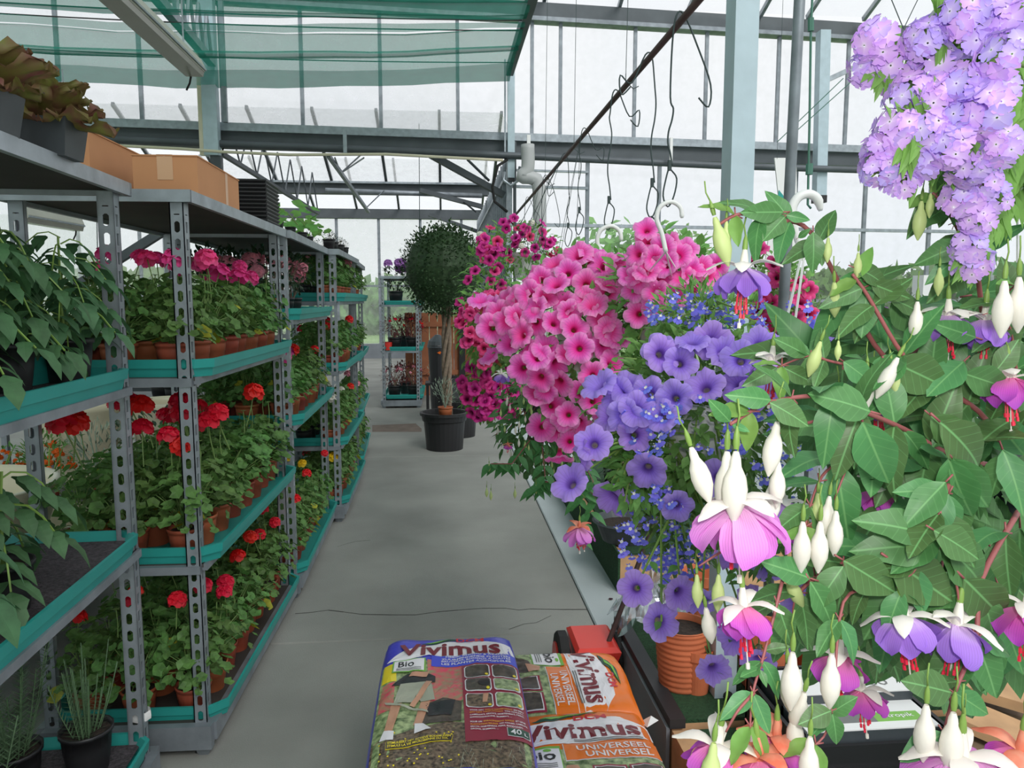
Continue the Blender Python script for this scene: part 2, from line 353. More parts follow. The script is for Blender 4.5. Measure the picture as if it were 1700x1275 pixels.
# ======================= THE SETTING =======================
def wy(x): return 11.45+.07*x          # the front gutter line runs very slightly askew
fl0 = struct('floor')
def slab(x0, x1, y0, y1, mt='conc', z=-.0):
    m = M(); g = .004; x0 += g; x1 -= g; y0 += g; y1 -= g
    c = .006
    m.add([(x0,y0,-.12),(x1,y0,-.12),(x1,y1,-.12),(x0,y1,-.12),(x0,y0,z-c),(x1,y0,z-c),(x1,y1,z-c),(x0,y1,z-c),(x0+c,y0+c,z),(x1-c,y0+c,z),(x1-c,y1-c,z),(x0+c,y1-c,z)],
          [(0,3,2,1),(0,1,5,4),(1,2,6,5),(2,3,7,6),(3,0,4,7),(4,5,9,8),(5,6,10,9),(6,7,11,10),(7,4,8,11),(8,9,10,11)])
    o = part('concrete_slab', m, mt, fl0); 
    return o
ys = [-5, -.6, 3.42, 7.61, 9.9, 11.3]
for i in range(len(ys)-1):
    slab(-3.2, .73, ys[i], ys[i+1]); slab(-9.5, -3.2, ys[i], ys[i+1])
    o = slab(.73, 9.5, ys[i], ys[i+1], 'conc2')
for a, b in ((11.3, 15.6), (15.6, 21.2)):
    slab(-9.5, -3.2, a, b); slab(-3.2, 1.1, a, b)
part('joint_filler', M().box((-9.5,-5,-.13),(9.5,11.3,-.035)).box((-9.5,11.3,-.13),(1.1,21.2,-.035)), 'gap', fl0)
# hairline crack across the aisle: a shallow dark groove
def crack(pts, w):
    m = M()
    P = [gp(u, v) for u, v in pts]
    for a, b in zip(P[:-1], P[1:]):
        d = (b-a).normalized(); n = Vector((-d.y, d.x, 0))*w/2*R.uniform(.6,1.2)
        m.add([a-n+Vector((0,0,.0008)), b-n+Vector((0,0,.0008)), b+n+Vector((0,0,.0008)), a+n+Vector((0,0,.0008))], [(0,1,2,3)])
    part('crack', m, 'gap', fl0)
crack([(490,1019),(515,1017),(545,1013),(570,1016),(600,1020),(650,1021),(690,1021),(725,1016),(760,1013),(800,1010),(840,1010),(862,1013),(880,1011),(930,1012),(975,1012)], .007)
crack([(560,908),(575,903),(590,899),(615,897)], .004)
crack([(845,1045),(870,1036),(890,1034),(915,1022)], .003)
m = M(); P = [gp(*q) for q in [(618,706),(690,703),(700,712),(700,717),(618,717)]]
m.add([p+Vector((0,0,.0006)) for p in P], [(0,1,2,3,4)]); part('stain', m, 'stain', fl0)
# pale apron past the joint, strip and small fallen petal
tag(part('fallen_petal', M().floret(gp(1014,996)+Vector((0,0,.004)), (0,0,1), .012, 5, 0), 'petMag'), 'small magenta petal lying on the pale concrete strip', 'petal')

gnd = M(); gnd.add([(-90,-30,-.15),(90,-30,-.15),(90,160,-.15),(-90,160,-.15)], [(0,1,2,3)])
struct('outdoor_ground', gnd, 'grass')

# ---- wall_far: gutter, upper glazing, lower glazing right of the middle post ----
XL, XR, XM = -9.0, 9.0, 1.0
wf = struct('wall_far')
def wseg(x0, x1, z0, z1, t, mt, nm, y=0.):
    m = M(); a = Vector((x0, wy(x0)+y, (z0+z1)/2)); b = Vector((x1, wy(x1)+y, (z0+z1)/2)); m.bar(a, b, t, z1-z0)
    return part(nm, m, mt, wf)
wseg(XL, XR, 3.92, 4.03, .16, 'galv', 'gutter_lip', -.10)
wseg(XL, XR, 3.72, 3.92, .22, 'dsteel', 'gutter')
wseg(XL, XR, 5.72, 5.92, .16, 'dsteel', 'beam'); wseg(XL, XR, 5.66, 5.72, .2, 'galv2', 'beam_flange')
# upper mullions and panes
ux = [-8.0,-6.9,-5.8,-4.78,-3.93]; 
for u in (235,370,505,632,760): ux.append(pt(u, 180, wy(0)-.1).x if False else None)
upper = []
for u in (-160,-30,100,235,370,502,632,760,883,930,1053,1171,1290,1405,1530,1660):
    x = 0.
    for _ in range(4): x = pt(u, 170, wy(x)).x
    upper.append(x)
for x in upper: part('mullion', M().bar((x, wy(x), 4.03), (x, wy(x), 5.7), .05, .05, up=(0,1,0)), 'galv2', wf)
edges = [XL]+upper+[XR]
for a, b in zip(edges[:-1], edges[1:]):
    fr = b < 1.05
    m = M(); m.add([(a, wy(a), 4.0),(b, wy(b), 4.0),(b, wy(b), 5.72),(a, wy(a), 5.72)], [(0,1,2,3)])
    part('glass_pane', m, 'gfrost' if fr else 'gpane', wf)
# lower right glazing with rails
lower = []
for u in (975,1094,1208,1320,1436,1545,1655):
    x = 0.
    for _ in range(4): x = pt(u, 330, wy(x)).x
    lower.append(x)
for x in lower: part('mullion', M().bar((x, wy(x), .5), (x, wy(x), 3.75), .055, .05, up=(0,1,0)), 'galv2', wf)
for z, h in ((2.72,.05), (3.28,.04), (3.52,.03)):
    xr = XR if z < 3 else lower[0]
    wseg(XM, xr, z-h/2, z+h/2, .05, 'galv', 'rail', -.03)
wseg(XM, XR, 1.55, 1.60, .05, 'galv2', 'rail', -.02)
edges = [XM+.05]+lower+[XR]
for a, b in zip(edges[:-1], edges[1:]):
    m = M(); m.add([(a, wy(a), .5),(b, wy(b), .5),(b, wy(b), 3.75),(a, wy(a), 3.75)], [(0,1,2,3)]); part('glass_pane', m, 'gpane', wf)
wseg(XM, XR, -.02, .5, .12, 'fascia', 'plinth')
# ---- back gable of the far bays ----
wb2 = struct('wall_back')
YB = 21.0
part('gutter', M().box((XL,YB-.1,3.78),(XM+.1,YB+.1,4.03)), 'dsteel', wb2)
for u in (-200,-90,20,130,232,273,345,418,489,559,629,698,766):
    x = pt(u, 400, YB).x; w = .07 if u != 345 else .05
    part('mullion', M().box((x-w/2,YB-.04,.4),(x+w/2,YB+.04,3.8)), 'galv2', wb2)
xs = [XL]+[pt(u, 400, YB).x for u in (-200,-90,20,130,232,345,489,629,766)]+[XM+.1]
for a, b in zip(xs[:-1], xs[1:]):
    m = M(); m.add([(a,YB,.4),(b,YB,.4),(b,YB,3.8),(a,YB,3.8)], [(0,1,2,3)]); part('glass_pane', m, 'gfrost', wb2)
part('plinth', M().box((XL,YB-.1,-.1),(XM+.1,YB+.1,.4)), 'fascia', wb2)
part('rail', M().box((XL,YB-.06,1.95),(XM,YB-.02,2.0)), 'galv2', wb2)
# ---- side wall of the far bays ----
sw = struct('wall_side')
y = 11.7; k = 0
while y < 20.9:
    w = .42
    m = M(); m.box((XM+.02, y, -.1), (XM+.08, y+w-.03, 3.75)); part('wall_panel', m, ('galv2','fascia')[k % 2] if k < 8 else 'galv2', sw)
    part('rib', M().box((XM-.04, y+w-.03, -.1), (XM+.1, y+w, 3.75)), 'galv', sw); y += w; k += 1
for z in (1.0, 2.3, 3.4): part('rail', M().box((XM-.05, 11.7, z), (XM-.0, 21, z+.05)), 'galv', sw)
# ---- roof: far bays and main bay ----
rf = struct('ceiling')
# far bays: gutter rails at y 16.4, glazing pitched up to a ridge and down
part('gutter', M().box((XL,16.3,3.80),(XM+.1,16.52,4.0)), 'dsteel', rf)
part('gutter_lip', M().box((XL,16.2,4.0),(XM+.1,16.55,4.04)), 'galv', rf)
def slope(x0, x1, y0, z0, y1, z1, mt, n, bars=True, nm='roof_pane'):
    for i in range(n):
        a = x0+(x1-x0)*i/n; b = x0+(x1-x0)*(i+1)/n
        m = M(); m.add([(a,y0,z0),(b,y0,z0),(b,y1,z1),(a,y1,z1)], [(0,1,2,3)]); part(nm, m, mt, rf)
        if bars: part('rafter', M().bar((b,y0,z0),(b,y1,z1), .05, .07), 'dsteel', rf)
slope(-9.02+.03, XM+.1, 16.4, 4.02, 14.0, 4.95, 'gfrost', 9); slope(-9.02+.03, XM+.1, 21.0, 4.02, 18.7, 4.95, 'gfrost', 9)
slope(-9.02+.03, XM+.1, 16.4, 4.02, 18.7, 4.95, 'gfrost', 9, False); slope(-9.02+.03, XM+.1, 11.6, 4.02, 14.0, 4.95, 'gfrost', 9, False)
# main bay roof
def yr(x): return wy(x)
xs2 = [-9,-7.8,-6.7,-5.6,-4.5,-3.4,-2.3,-1.2,-.1,1.54,2.68,3.75,4.9,5.65,6.56,7.6,9.0]
for a, b in zip(xs2[:-1], xs2[1:]):
    for (y0, z0, y1, z1) in ((11.6,5.92,7.6,7.5),(3.6,5.92,7.6,7.5),(3.6,5.92,-.6,7.5),(-4.8,5.92,-.6,7.5)):
        m = M(); m.add([(a,y0,z0),(b,y0,z0),(b,y1,z1),(a,y1,z1)], [(0,1,2,3)]); part('roof_pane', m, 'groof', rf)
    part('rafter', M().bar((b,11.7,5.92),(b,7.6,7.5), .05, .07), 'galv2', rf)
part('gutter', M().box((-9,3.5,5.7),(9,3.7,5.95)), 'dsteel', rf)
# back and side walls of the main house (behind and beside the camera)
wr = struct('wall_rear')
for i in range(10):
    a = -9+i*1.8; m = M(); m.add([(a,-4.8,.4),(a+1.8,-4.8,.4),(a+1.8,-4.8,5.9),(a,-4.8,5.9)], [(0,1,2,3)]); part('glass_pane', m, 'gfrost' if i < 5 else 'gpane', wr)
    part('mullion', M().box((a-.03,-4.83,.4),(a+.03,-4.77,5.9)), 'galv2', wr)
part('plinth', M().box((-9,-4.86,-.1),(9,-4.74,.4)), 'fascia', wr)
wl = struct('wall_left')
for i in range(9):
    a = -4.8+i*1.8; m = M(); m.add([(-9,a,.4),(-9,a+1.8,.4),(-9,a+1.8,5.9),(-9,a,5.9)], [(0,1,2,3)]); part('glass_pane', m, 'gfrost', wl)
    part('mullion', M().box((-9.03,a-.03,.4),(-8.97,a+.03,5.9)), 'galv2', wl)
for i in range(6):
    a = 11.4+i*1.6; m = M(); m.add([(-9,a,.4),(-9,a+1.6,.4),(-9,a+1.6,3.8),(-9,a,3.8)], [(0,1,2,3)]); part('glass_pane', m, 'gfrost', wl)
part('plinth', M().box((-9.06,-4.8,-.1),(-8.94,21,.4)), 'fascia', wl)
wr2 = struct('wall_right')
for i in range(9):
    a = -4.8+i*1.87; m = M(); m.add([(9,a,.4),(9,a+1.87,.4),(9,a+1.87,5.9),(9,a,5.9)], [(0,1,2,3)]); part('glass_pane', m, 'gpane', wr2)
    part('mullion', M().box((8.97,a-.03,.4),(9.03,a+.03,5.9)), 'galv2', wr2)
part('plinth', M().box((8.94,-4.8,-.1),(9.06,12,.4)), 'fascia', wr2)

# ---- steel posts (structure of the house) ----
p = struct('trim_1')                                   # middle post: box section down to the gutter, rail and cables below
x = pt(847, 200, 11.3).x
part('post', M().box((x-.05,11.12,3.35),(x+.05,11.22,5.0)), 'post', p)
part('end_cap', M().box((x-.045,11.13,3.30),(x+.045,11.21,3.35)), 'black', p)
part('post', M().box((x-.05,11.3,0),(x+.03,11.4,3.5)), 'galv', p)
part('cable_duct', M().box((x+.05,11.3,0),(x+.09,11.38,3.9)), 'dsteel', p)
part('cable', M().tube([(x-.06,11.1,3.6),(x-.2,11.05,3.5),(x-.28,11.05,3.2),(x-.25,11.05,3.0),(x-.06,11.1,2.86)], .022, 6), 'rubber', p, smooth=True)
part('clamp', M().tube([(x-.1,11.08,3.42),(x-.12,11.05,3.3),(x-.02,11.02,3.22),(x+.1,11.05,3.3),(x+.12,11.1,3.5)], .022, 6), 'galv', p, smooth=True)
part('thin_rod', M().box((x-.1,11.14,3.6),(x-.075,11.165,5.0)), 'galv', p)
p = struct('trim_2')                                   # left post
x0 = pt(343, 200, 10.9).x; 
part('post', M().box((x0-.04,10.85,3.55),(x0+.15,11.0,7.3)), 'post', p)
part('cream_duct', M().box((x0-.10,10.87,3.55),(x0-.04,10.95,4.9)), 'cream', p)
part('post', M().box((pt(363,400,10.9).x-.06,10.88,0),(pt(363,400,10.9).x+.08,10.99,3.55)), 'dsteel', p)
part('rod', M().box((x0+.21,10.9,4.0),(x0+.27,10.96,5.75)), 'galv2', p)

# near right square post and slanting tube
sp = struct('trim_3')
part('post', M().box((.918,2.38,0),(.994,2.465,5.9)), 'post', sp)
bp = pt(1209,1156,2.375)
part('bolt', M().tube([bp+Vector((0,.03,0)), bp+Vector((0,-.03,0))], .017, 10), 'rubber', sp, label='black rubber bolt head')
part('bolt_hole', M().tube([bp+Vector((0,-.028,0)), bp+Vector((0,-.034,0))], .009, 10), 'galv', sp)
a = pt(1329,-30,2.9); b = pt(1297,575,2.9); dd = (b-a).normalized()
tag(part('slanting_pipe', M().tube([a-dd*2.3, b+dd*1.4], .021, 14), 'galv2', smooth=True), 'round galvanised pipe leaning slightly, just right of the square post', 'pipe')

# hanging square tube with black end cap, beside the slanting pipe
t = thing('hanging_tube', 'square grey steel tube ending in a black cap beside the slanting pipe', 'tube', pt(1363,335,11.4))
a = pt(1367,52,11.4); b = pt(1360,325,11.4)
part('tube', M().bar(a, b, .16, .16, up=(0,1,0)), 'post', t, world=True)
part('end_cap', M().box(tuple(b+Vector((-.085,-.085,-.11))), tuple(b+Vector((.085,.085,.0)))), 'black', t, world=True)
part('brace', M().bar(pt(1364,137,11.4), pt(1480,84,11.4), .11, .07), 'galv', t, world=True)
for i, (u0, v0, u1, v1) in enumerate(((1290,236,1400,130),(1325,215,1425,125))):
    tag(part('tie_cable', M().tube([pt(u0,v0,6), pt(u1,v1,6)], .004, 4), 'wgreen'), 'thin green tie cable slanting behind the capped tube, ' + ('lower' if i == 0 else 'upper') + ' of two', 'cable', 'green tie cables')
for i, (u0, v0, u1, v1) in enumerate(((1480,0,1500,48),(1525,0,1500,48))):
    tag(part('stay_wire', M().tube([pt(u0-8*(1-2*i),v0-20,9), pt(u1,v1,9)], .006, 4), 'wire'), 'thin stay wire, ' + ('left' if i == 0 else 'right') + ' arm of the V at upper right', 'wire')

# heating pipes under the gutter
def hpipe(name, P, r, mt, label, rr=8):
    return tag(part(name, M().tube(P, r, rr), mt, smooth=True), label, 'pipe')
hpipe('heating_pipe', [pt(-60,222,10.9), pt(150,230,10.9), pt(840,258,11.1), pt(1192,275,11.2), pt(1420,282,11.3), pt(1620,289,11.4), pt(1800,295,11.5)], .05, 'dsteel', 'thick grey heating pipe running level under the long gutter')
hpipe('conduit', [pt(120,238,10.7), pt(300,247,10.7), pt(370,252,10.7), pt(480,257,10.7), pt(640,256,10.7), pt(835,266,10.8)], .02, 'cream', 'thin pale conduit just below the heating pipe on the left')
hpipe('water_pipe', [pt(540,316,15.9), pt(800,325,16.2)], .05, 'galv2', 'grey pipe running beneath the second gutter')
hpipe('rain_pipe', cr([pt(876,240,10.8), pt(876,280,10.8), pt(866,293,10.8), pt(884,296,10.8), pt(895,315,10.8), pt(896,440,10.8), pt(897,640,10.8)], 4), .095, 'pipe', 'pale grey bent rain pipe on the wall right of the middle post', 12)
m = M(); m.box(tuple(pt(875,262,10.95)), tuple(pt(875,262,10.95)+Vector((.05,.04,.32))))
t = thing('pipe_hanger', 'white strap hanger holding the heating pipe right of middle post', 'hanger', pt(876,262,10.95)); part('strap', m, 'white', t, world=True)
t = thing('pipe_hanger', 'white strap hanger on the heating pipe left of the square post', 'hanger', pt(1112,268,11.0)); m = M(); a = pt(1112,268,11.0); m.box(tuple(a), tuple(a+Vector((.04,.03,.34)))); part('strap', m, 'white', t, world=True)
t = thing('pipe_hanger', 'steel strap hanger on the heating pipe between the two posts', 'hanger', pt(570,256,10.8)); a = pt(570,256,10.8); m = M(); m.box(tuple(a), tuple(a+Vector((.05,.03,.33)))); part('strap', m, 'galv', t, world=True)

# lattice braces in the far bays
def truss(label, chord, webs, r=.03, mt='dsteel', name='lattice_brace'):
    t = thing(name, label, 'truss', chord[1])
    part('chord', M().bar(chord[0], chord[1], r*2, r*2), mt, t, world=True)
    for a, b in webs: part('web', M().tube([a, b], r*.45, 5), mt, t, world=True)
    return t
c0, c1 = pt(368,255,11.2), pt(528,354,15.9)
webs = []
for i in range(7):
    f0 = i/7; a = c0.lerp(c1, f0); b = c0.lerp(c1, f0+1/14); c = c0.lerp(c1, f0+1/7)
    top = Vector((b.x, b.y, 4.1)); webs += [(a, top), (top, c)]
truss('dark lattice truss sloping away behind the cardboard boxes and left post', (c0, c1), webs)
c0, c1 = pt(545,258,11.4), pt(612,352,16.2)
truss('thin grey W-shaped brace between the first and second gutter', (c0, c1), [(pt(565,288,13), pt(598,258,11.6)), (pt(565,288,13), pt(604,262,11.5)), (pt(608,345,16), pt(638,316,15.8)), (pt(556,262,11.5), pt(566,288,13))], .028, 'galv2')
truss('dark diagonal strut running down to the middle post', (pt(715,257,11.2), pt(836,324,11.5)), [(pt(776,265,11.3), pt(812,300,11.5))], .045)
truss('thin diagonal strut below the second gutter', (pt(697,316,15.9), pt(800,343,16.3)), [(pt(770,335,16.1), pt(790,352,16.3))], .045)
truss('thin diagonal strut at the back gable behind the topiary', (pt(712,356,20.5), pt(795,385,20.9)), [], .045)
c0, c1 = pt(20,318,12.5), pt(232,378,18.5)
webs = []
for i in range(6):
    a = c0.lerp(c1, i/6); c = c0.lerp(c1, (i+1)/6); b = (a+c)/2+Vector((0,0,.45)); webs += [(a, b), (b, c)]
truss('pale lattice truss seen under the left rack top shelf', (c0, c1), webs, .03, 'galv2')
truss('broad slanting steel brace behind the tomato plants', (pt(95,495,7.4), pt(290,372,7.4)), [], .038, 'dsteel', 'slanting_brace')
c0, c1 = pt(255,-10,8.6), pt(352,104,10.8)
webs = []
for i in range(6):
    a = c0.lerp(c1, i/6); c = c0.lerp(c1, (i+1)/6); b = (a+c)/2+Vector((0,0,.55)); webs += [(a, b), (b, c)]
truss('lattice knee brace behind the green shade net at the left post', (c0, c1), webs, .05, 'galv2')
for i, u in enumerate((163, 697)):
    tag(part('drop_cable', M().tube([Vector((pt(u,300,13).x,13,4.5)), pt(u,460,13)], .008, 4), 'wire'), 'thin vertical cable against the back glazing, ' + ('far left' if i == 0 else 'left of the topiary'), 'cable')

# ---- shade net: one long sagging cloth with gathered folds ----
net = thing('shade_net', 'sagging teal shade net stretched overhead with gathered folds', 'net', (-3, 6, 4.7))
def netz(x, e): 
    t = (x+4.0)/5.0
    return 4.72-e*(1-t*t)*1.0 if abs(t) < 1 else 4.72
def netstrip(prof, mt, nm):
    nx = 22; vs = []; fs = []
    for j, (y, z, sag) in enumerate(prof):
        for i in range(nx+1):
            x = -9+(9+.97)*i/nx; t = (x+4.0)/5.0; s = sag*max(0, 1-t*t)
            dy = .06*(x+4) + .10*mnoise.noise(Vector((x*.7, y*1.3, 2)))
            vs.append((x, y+dy*.6+s*.9, z-s+.03*mnoise.noise(Vector((x, y*2, 0)))))
    W_ = nx+1
    for j in range(len(prof)-1):
        for i in range(nx): fs.append((j*W_+i, j*W_+i+1, (j+1)*W_+i+1, (j+1)*W_+i))
    m = M(); m.add(vs, fs); part(nm, m, mt, net, smooth=True, world=True)
B = [(10.75,4.70,.22),(9.72,4.72,.20),(8.95,4.74,.14),(8.72,4.74,.12),(8.15,4.74,.10)]
netstrip([(10.75,4.66,.20),(10.45,4.69,.20),(10.12,4.70,.2)], 'tealhem', 'hem')
netstrip([(10.12,4.70,.2),(9.9,4.71,.2),(9.6,4.70,.19)], 'tealnet', 'net_panel')
netstrip([(9.68,4.70,.19),(9.46,4.66,.21),(9.53,4.73,.18)], 'tealhem', 'gathered_fold')
netstrip([(9.50,4.70,.18),(9.2,4.66,.2),(8.95,4.72,.15)], 'tealnet', 'net_panel')
netstrip([(8.98,4.72,.15),(8.88,4.70,.16)], 'tealhem', 'gathered_fold')
netstrip([(8.88,4.72,.16),(8.78,4.70,.15),(8.72,4.73,.14)], 'tealnet', 'net_panel')
netstrip([(8.64,4.73,.10),(8.44,4.71,.10)], 'tealhem', 'gathered_fold')
netstrip([(8.50,4.72,.10),(8.3,4.69,.10),(8.15,4.73,.08)], 'tealnet', 'net_panel')
netstrip([(8.20,4.73,.08),(7.95,4.71,.10),(7.6,4.70,.10),(7.3,4.70,.10)], 'tealhem', 'gathered_fold')
for y0, y1 in ((7.3,5.8),(5.8,3.9),(3.9,1.9),(1.9,-.2),(-.2,-2.4),(-2.4,-4.6)):
    netstrip([(y0,4.73,.10),((y0+y1)/2,4.62,.12),(y1,4.73,.10)], 'tealnet', 'net_panel')
# cables that carry the net, with a right-hand steel beam
for i, y in enumerate((10.15, 8.95, 8.62)):
    P = [Vector((-9+10*k/16, y+.06*(-5+10*k/16), 4.75-.12*max(0, 1-((-5+10*k/16)/5)**2))) for k in range(17)]
    tag(part('net_cable', M().tube(P, .008, 4), 'rubber'), 'thin black cable threaded through the shade net, ' + ('nearest the hem','middle of three','farthest from the hem')[i], 'cable', 'net cables')
wt_ = struct('trim_4'); part('beam', M().bar(pt(846,118,10.95), pt(846,118,10.95)+Vector((.05,-12.5,.02)), .10, .13), 'dsteel', wt_)

# ---- fluorescent lamps ----
def lamp(label, p0, p1, w, h, rods=True):
    t = thing('strip_lamp', label, 'lamp', p1)
    d = (p0-p1).normalized(); x = Vector((1,0,0))
    def prof(P, mt, nm):
        m = M(); vs = [p1+x*a+Vector((0,0,b)) for a, b in P]+[p0+x*a+Vector((0,0,b)) for a, b in P]; n = len(P)
        m.add(vs, [(i,(i+1)%n,(i+1)%n+n,i+n) for i in range(n)]+[tuple(range(n-1,-1,-1)), tuple(range(n,2*n))]); part(nm, m, mt, t, world=True)
    prof([(-w/2,0),(w/2,0),(w/2+.006,h*.35),(w/2-.02,h),(-w/2+.02,h),(-w/2-.006,h*.35)], 'lamp', 'housing')
    prof([(-w/2+.012,-h*.38),(w/2-.012,-h*.38),(w/2-.004,0),(-w/2+.004,0)], 'lampglass', 'cover')
    prof([(w/2+.004,h*.1),(w/2+.014,h*.1),(w/2+.014,h*.25),(w/2+.004,h*.25)], 'galv', 'clip_rail')
    for f in (.12, .85):
        q = p1.lerp(p0, f); part('hanger', M().tube([q+Vector((0,0,h)), q+Vector((0,0,1.6 if rods else .3))], .006, 5), 'galv', t, world=True)
    part('cable', M().tube([p1+Vector((-.02,.0,0)), p1+Vector((-.05,.04,-.07)), p1+Vector((-.08,.05,-.12))], .008, 5), 'rubber', t, world=True)
lamp('long dusty grey strip lamp hanging below the shade net', Vector((-1.83,4.2,3.28)), Vector((-1.83,6.05,3.28)), .15, .09)
lamp('cream strip lamp hanging at far left behind the tomato rack', pt(35,362,7.5), pt(130,378,8.6), .12, .10, True)
tag(part('reflector_sheet', M().bar(pt(125,347,8.5), pt(210,356,9.2), .02, .12), 'galv'), 'pale sheet metal strip hanging left, above the slanting brace', 'sheet')
# ======================= RACKS =======================
def post_mesh(h=1.9, w=.046):
    """slotted upright: one face to the camera end and one to the aisle, ladders of rounded slots"""
    m = M(); t = .004; s = .018; e = (w-s)/2; pitch = .056; sh = .036
    for face in (0, 1):
        def B(a0, a1, z0, z1):
            if face == 0: m.box((-a1, 0, z0), (-a0, t, z1))
            else: m.box((-t, a0, z0), (0, a1, z1))
        B(0, e, 0, h); B(w-e, w, 0, h)
        z = 0.; k = 0; n = int((h-.12)/pitch)
        B(e, w-e, 0, .10); B(e, w-e, h-.04, h)
        for k in range(n+1):
            z = .10+k*pitch
            B(e, w-e, z, min(h-.04, z+pitch-sh)) if z < h-.05 else None
            # rounded slot ends
            if face == 0 and z+pitch < h-.05:
                for sg in (0, 1):
                    zz = z+pitch-sh if sg == 0 else z+pitch; dz = .006 if sg == 0 else -.006
                    m.add([(-e,0,zz),(-e-.006,0,zz),(-e,0,zz+dz)], [(0,1,2)]); m.add([(-w+e,0,zz),(-w+e+.006,0,zz),(-w+e,0,zz+dz)], [(0,1,2)])
    # flanges turned back
    m.box((-w, 0, 0), (-w+t, .022, h)); m.box((-.022, w-t, 0), (0, w, h))
    return m
PM = post_mesh().mesh('post', 'galv')
TOPH = 1.93
RACKS = []
def rack(label, xf, yn, ang, levels, L=1.33, D=.545):
    t = thing('plant_rack', label, 'rack', (xf, yn, 0), ang, 'slotted steel plant racks')
    for i, (x, y, rz) in enumerate(((0,0,0),(0,L-.046,0),(-D,0,0),(-D,L-.046,0))):
        # mirrored posts keep their slotted faces outward
        sc = [(1,1,1),(1,1,1),(-1,1,1),(-1,1,1)][i]
        obj('post', PM, t, (x, y, .0), scale=sc)
    part('top_board', M().box((-D-.02,-.01,TOPH-.02),(.02,L+.01,TOPH-.008)), 'board', t)
    m = M()
    for a, b in (((.012,-.02),(.03,L+.02)), ((-D-.03,-.02),(-D-.012,L+.02))): m.box((a[0],a[1],TOPH-.035),(b[0],b[1],TOPH+.004))
    for y in (-.024, L+.01): m.box((-D-.03,y,TOPH-.035),(.03,y+.014,TOPH+.004))
    part('top_rim', m, 'galv', t)
    m = M(); m.box((-D,-.03,.03),(.02,.0,.115)); m.box((-D,L,.03),(.02,L+.03,.115)); m.box((.0,0,.05),(.03,L,.115)); m.box((-D-.03,0,.05),(-D,L,.115))
    part('base_frame', m, 'galv2', t)
    part('base_board', M().box((-D,.0,.10),(.0,L,.112)), 'board', t)
    for x in (-.03, -D+.0):
        for y in (.0, L-.03): part('foot', M().add([(x-.0,y-.01,0),(x+.03,y-.01,0),(x+.03,y+.04,0),(x,y+.04,0),(x-.02,y-.03,.06),(x+.05,y-.03,.06),(x+.05,y+.06,.06),(x-.02,y+.06,.06)],[(0,3,2,1),(4,5,6,7),(0,1,5,4),(1,2,6,5),(2,3,7,6),(3,0,4,7)]) and _last(), 'galv2', t)
    for z in levels[:-1]:
        m = M(); zz = z-.085
        m.box((.0,.02,zz+.006),(.016,L-.02,zz+.030)); m.box((-D-.028,.02,zz),(-D-.004,L-.02,zz+.032)); m.box((-D,-.006,zz),(0,.018,zz+.028)); m.box((-D,L-.018,zz),(0,L+.006,zz+.028))
        part('shelf_frame', m, 'galv2', t); part('shelf_board', M().box((-D,.018,zz+.018),(.004,L-.018,zz+.030)), 'board', t)
    RACKS.append(t); return t
_lm = [None]
def _last(): return _lm[0]
_oa = M.add
def _add(s, *a, **k): _lm[0] = s; return _oa(s, *a, **k) or 1
M.add = _add
def rpos(t, x, y, z): return t.location + Euler((0,0,t.rotation_euler[2])).to_matrix() @ Vector((x, y, z))
def tray_mesh(L, D, h=.06, c=.05):
    def ring(o, z):
        x0, x1, y0, y1 = -D/2-o, D/2+o, -o, L+o; k = c
        return [(x0+k,y0,z),(x1-k,y0,z),(x1,y0+k,z),(x1,y1-k,z),(x1-k,y1,z),(x0+k,y1,z),(x0,y1-k,z),(x0,y0+k,z)]
    lv = [ring(-.012,0), ring(-.006,h*.48), ring(.0,h*.5), ring(.004,h), ring(-.006,h), ring(-.014,h*.5), ring(-.018,.006)]
    m = M(); vs = [p for r in lv for p in r]; n = 8
    fs = [(i*n+k, i*n+(k+1)%n, (i+1)*n+(k+1)%n, (i+1)*n+k) for i in range(len(lv)-1) for k in range(n)]
    fs += [tuple(range(7,-1,-1)), tuple(range(6*n, 7*n))]
    m.add(vs, fs); return m
TM = tray_mesh(1.30, .60)
TRAYME = TM.mesh('tray_shell', 'teal')
MULCH = M(); MULCH.add([(-.27,.03,.036),(.27,.03,.036),(.27,1.27,.036),(-.27,1.27,.036)],[(0,1,2,3)]); MULCHME = MULCH.mesh('gravel', 'mulch')
def tray(rk, z, label, mulch=False, dx=.0, dy=0):
    p = rpos(rk, -.245+dx, .015+dy, z-.055); t = thing('plant_tray', label, 'tray', p, rk.rotation_euler[2], 'teal plastic trays')
    obj('tray_shell', TRAYME, t)
    if mulch: obj('gravel', MULCHME, t, kind='stuff')
    return t
LEVEL = {4: ['upper','second','third','bottom'], 3: ['upper','middle','bottom']}
RD = [('lettuce-topped rack', -.930, 1.085, .028, (1.372,.859,.187)),
      ('cardboard-topped rack', -.832, 2.574, -.020, (1.38,.735,.160)),
      ('vine-topped rack', -.790, 3.975, .012, (1.535,.98,.175)),
      ('pot-topped rack', -.735, 5.37, .010, (1.63,1.14,.605,.175)),
      ('dim fourth row rack', -.775, 6.76, .045, (1.63,1.10,.60,.175)),
      ('far rack facing the aisle', -.345, 11.15, 0.0, (1.575,.90,.19))]
full = ['slotted steel rack at the left edge carrying tomatoes, lettuces on top', 'slotted steel rack with pink and red geraniums, cardboard boxes on top', 'slotted steel rack behind the cardboard-topped one, vine leaves on top',
        'slotted steel rack beyond the vine-topped one, small black pots on top', 'last slotted steel rack of the left row, dim and narrow in view', 'slotted steel rack standing end-on beyond the aisle, left of topiary']
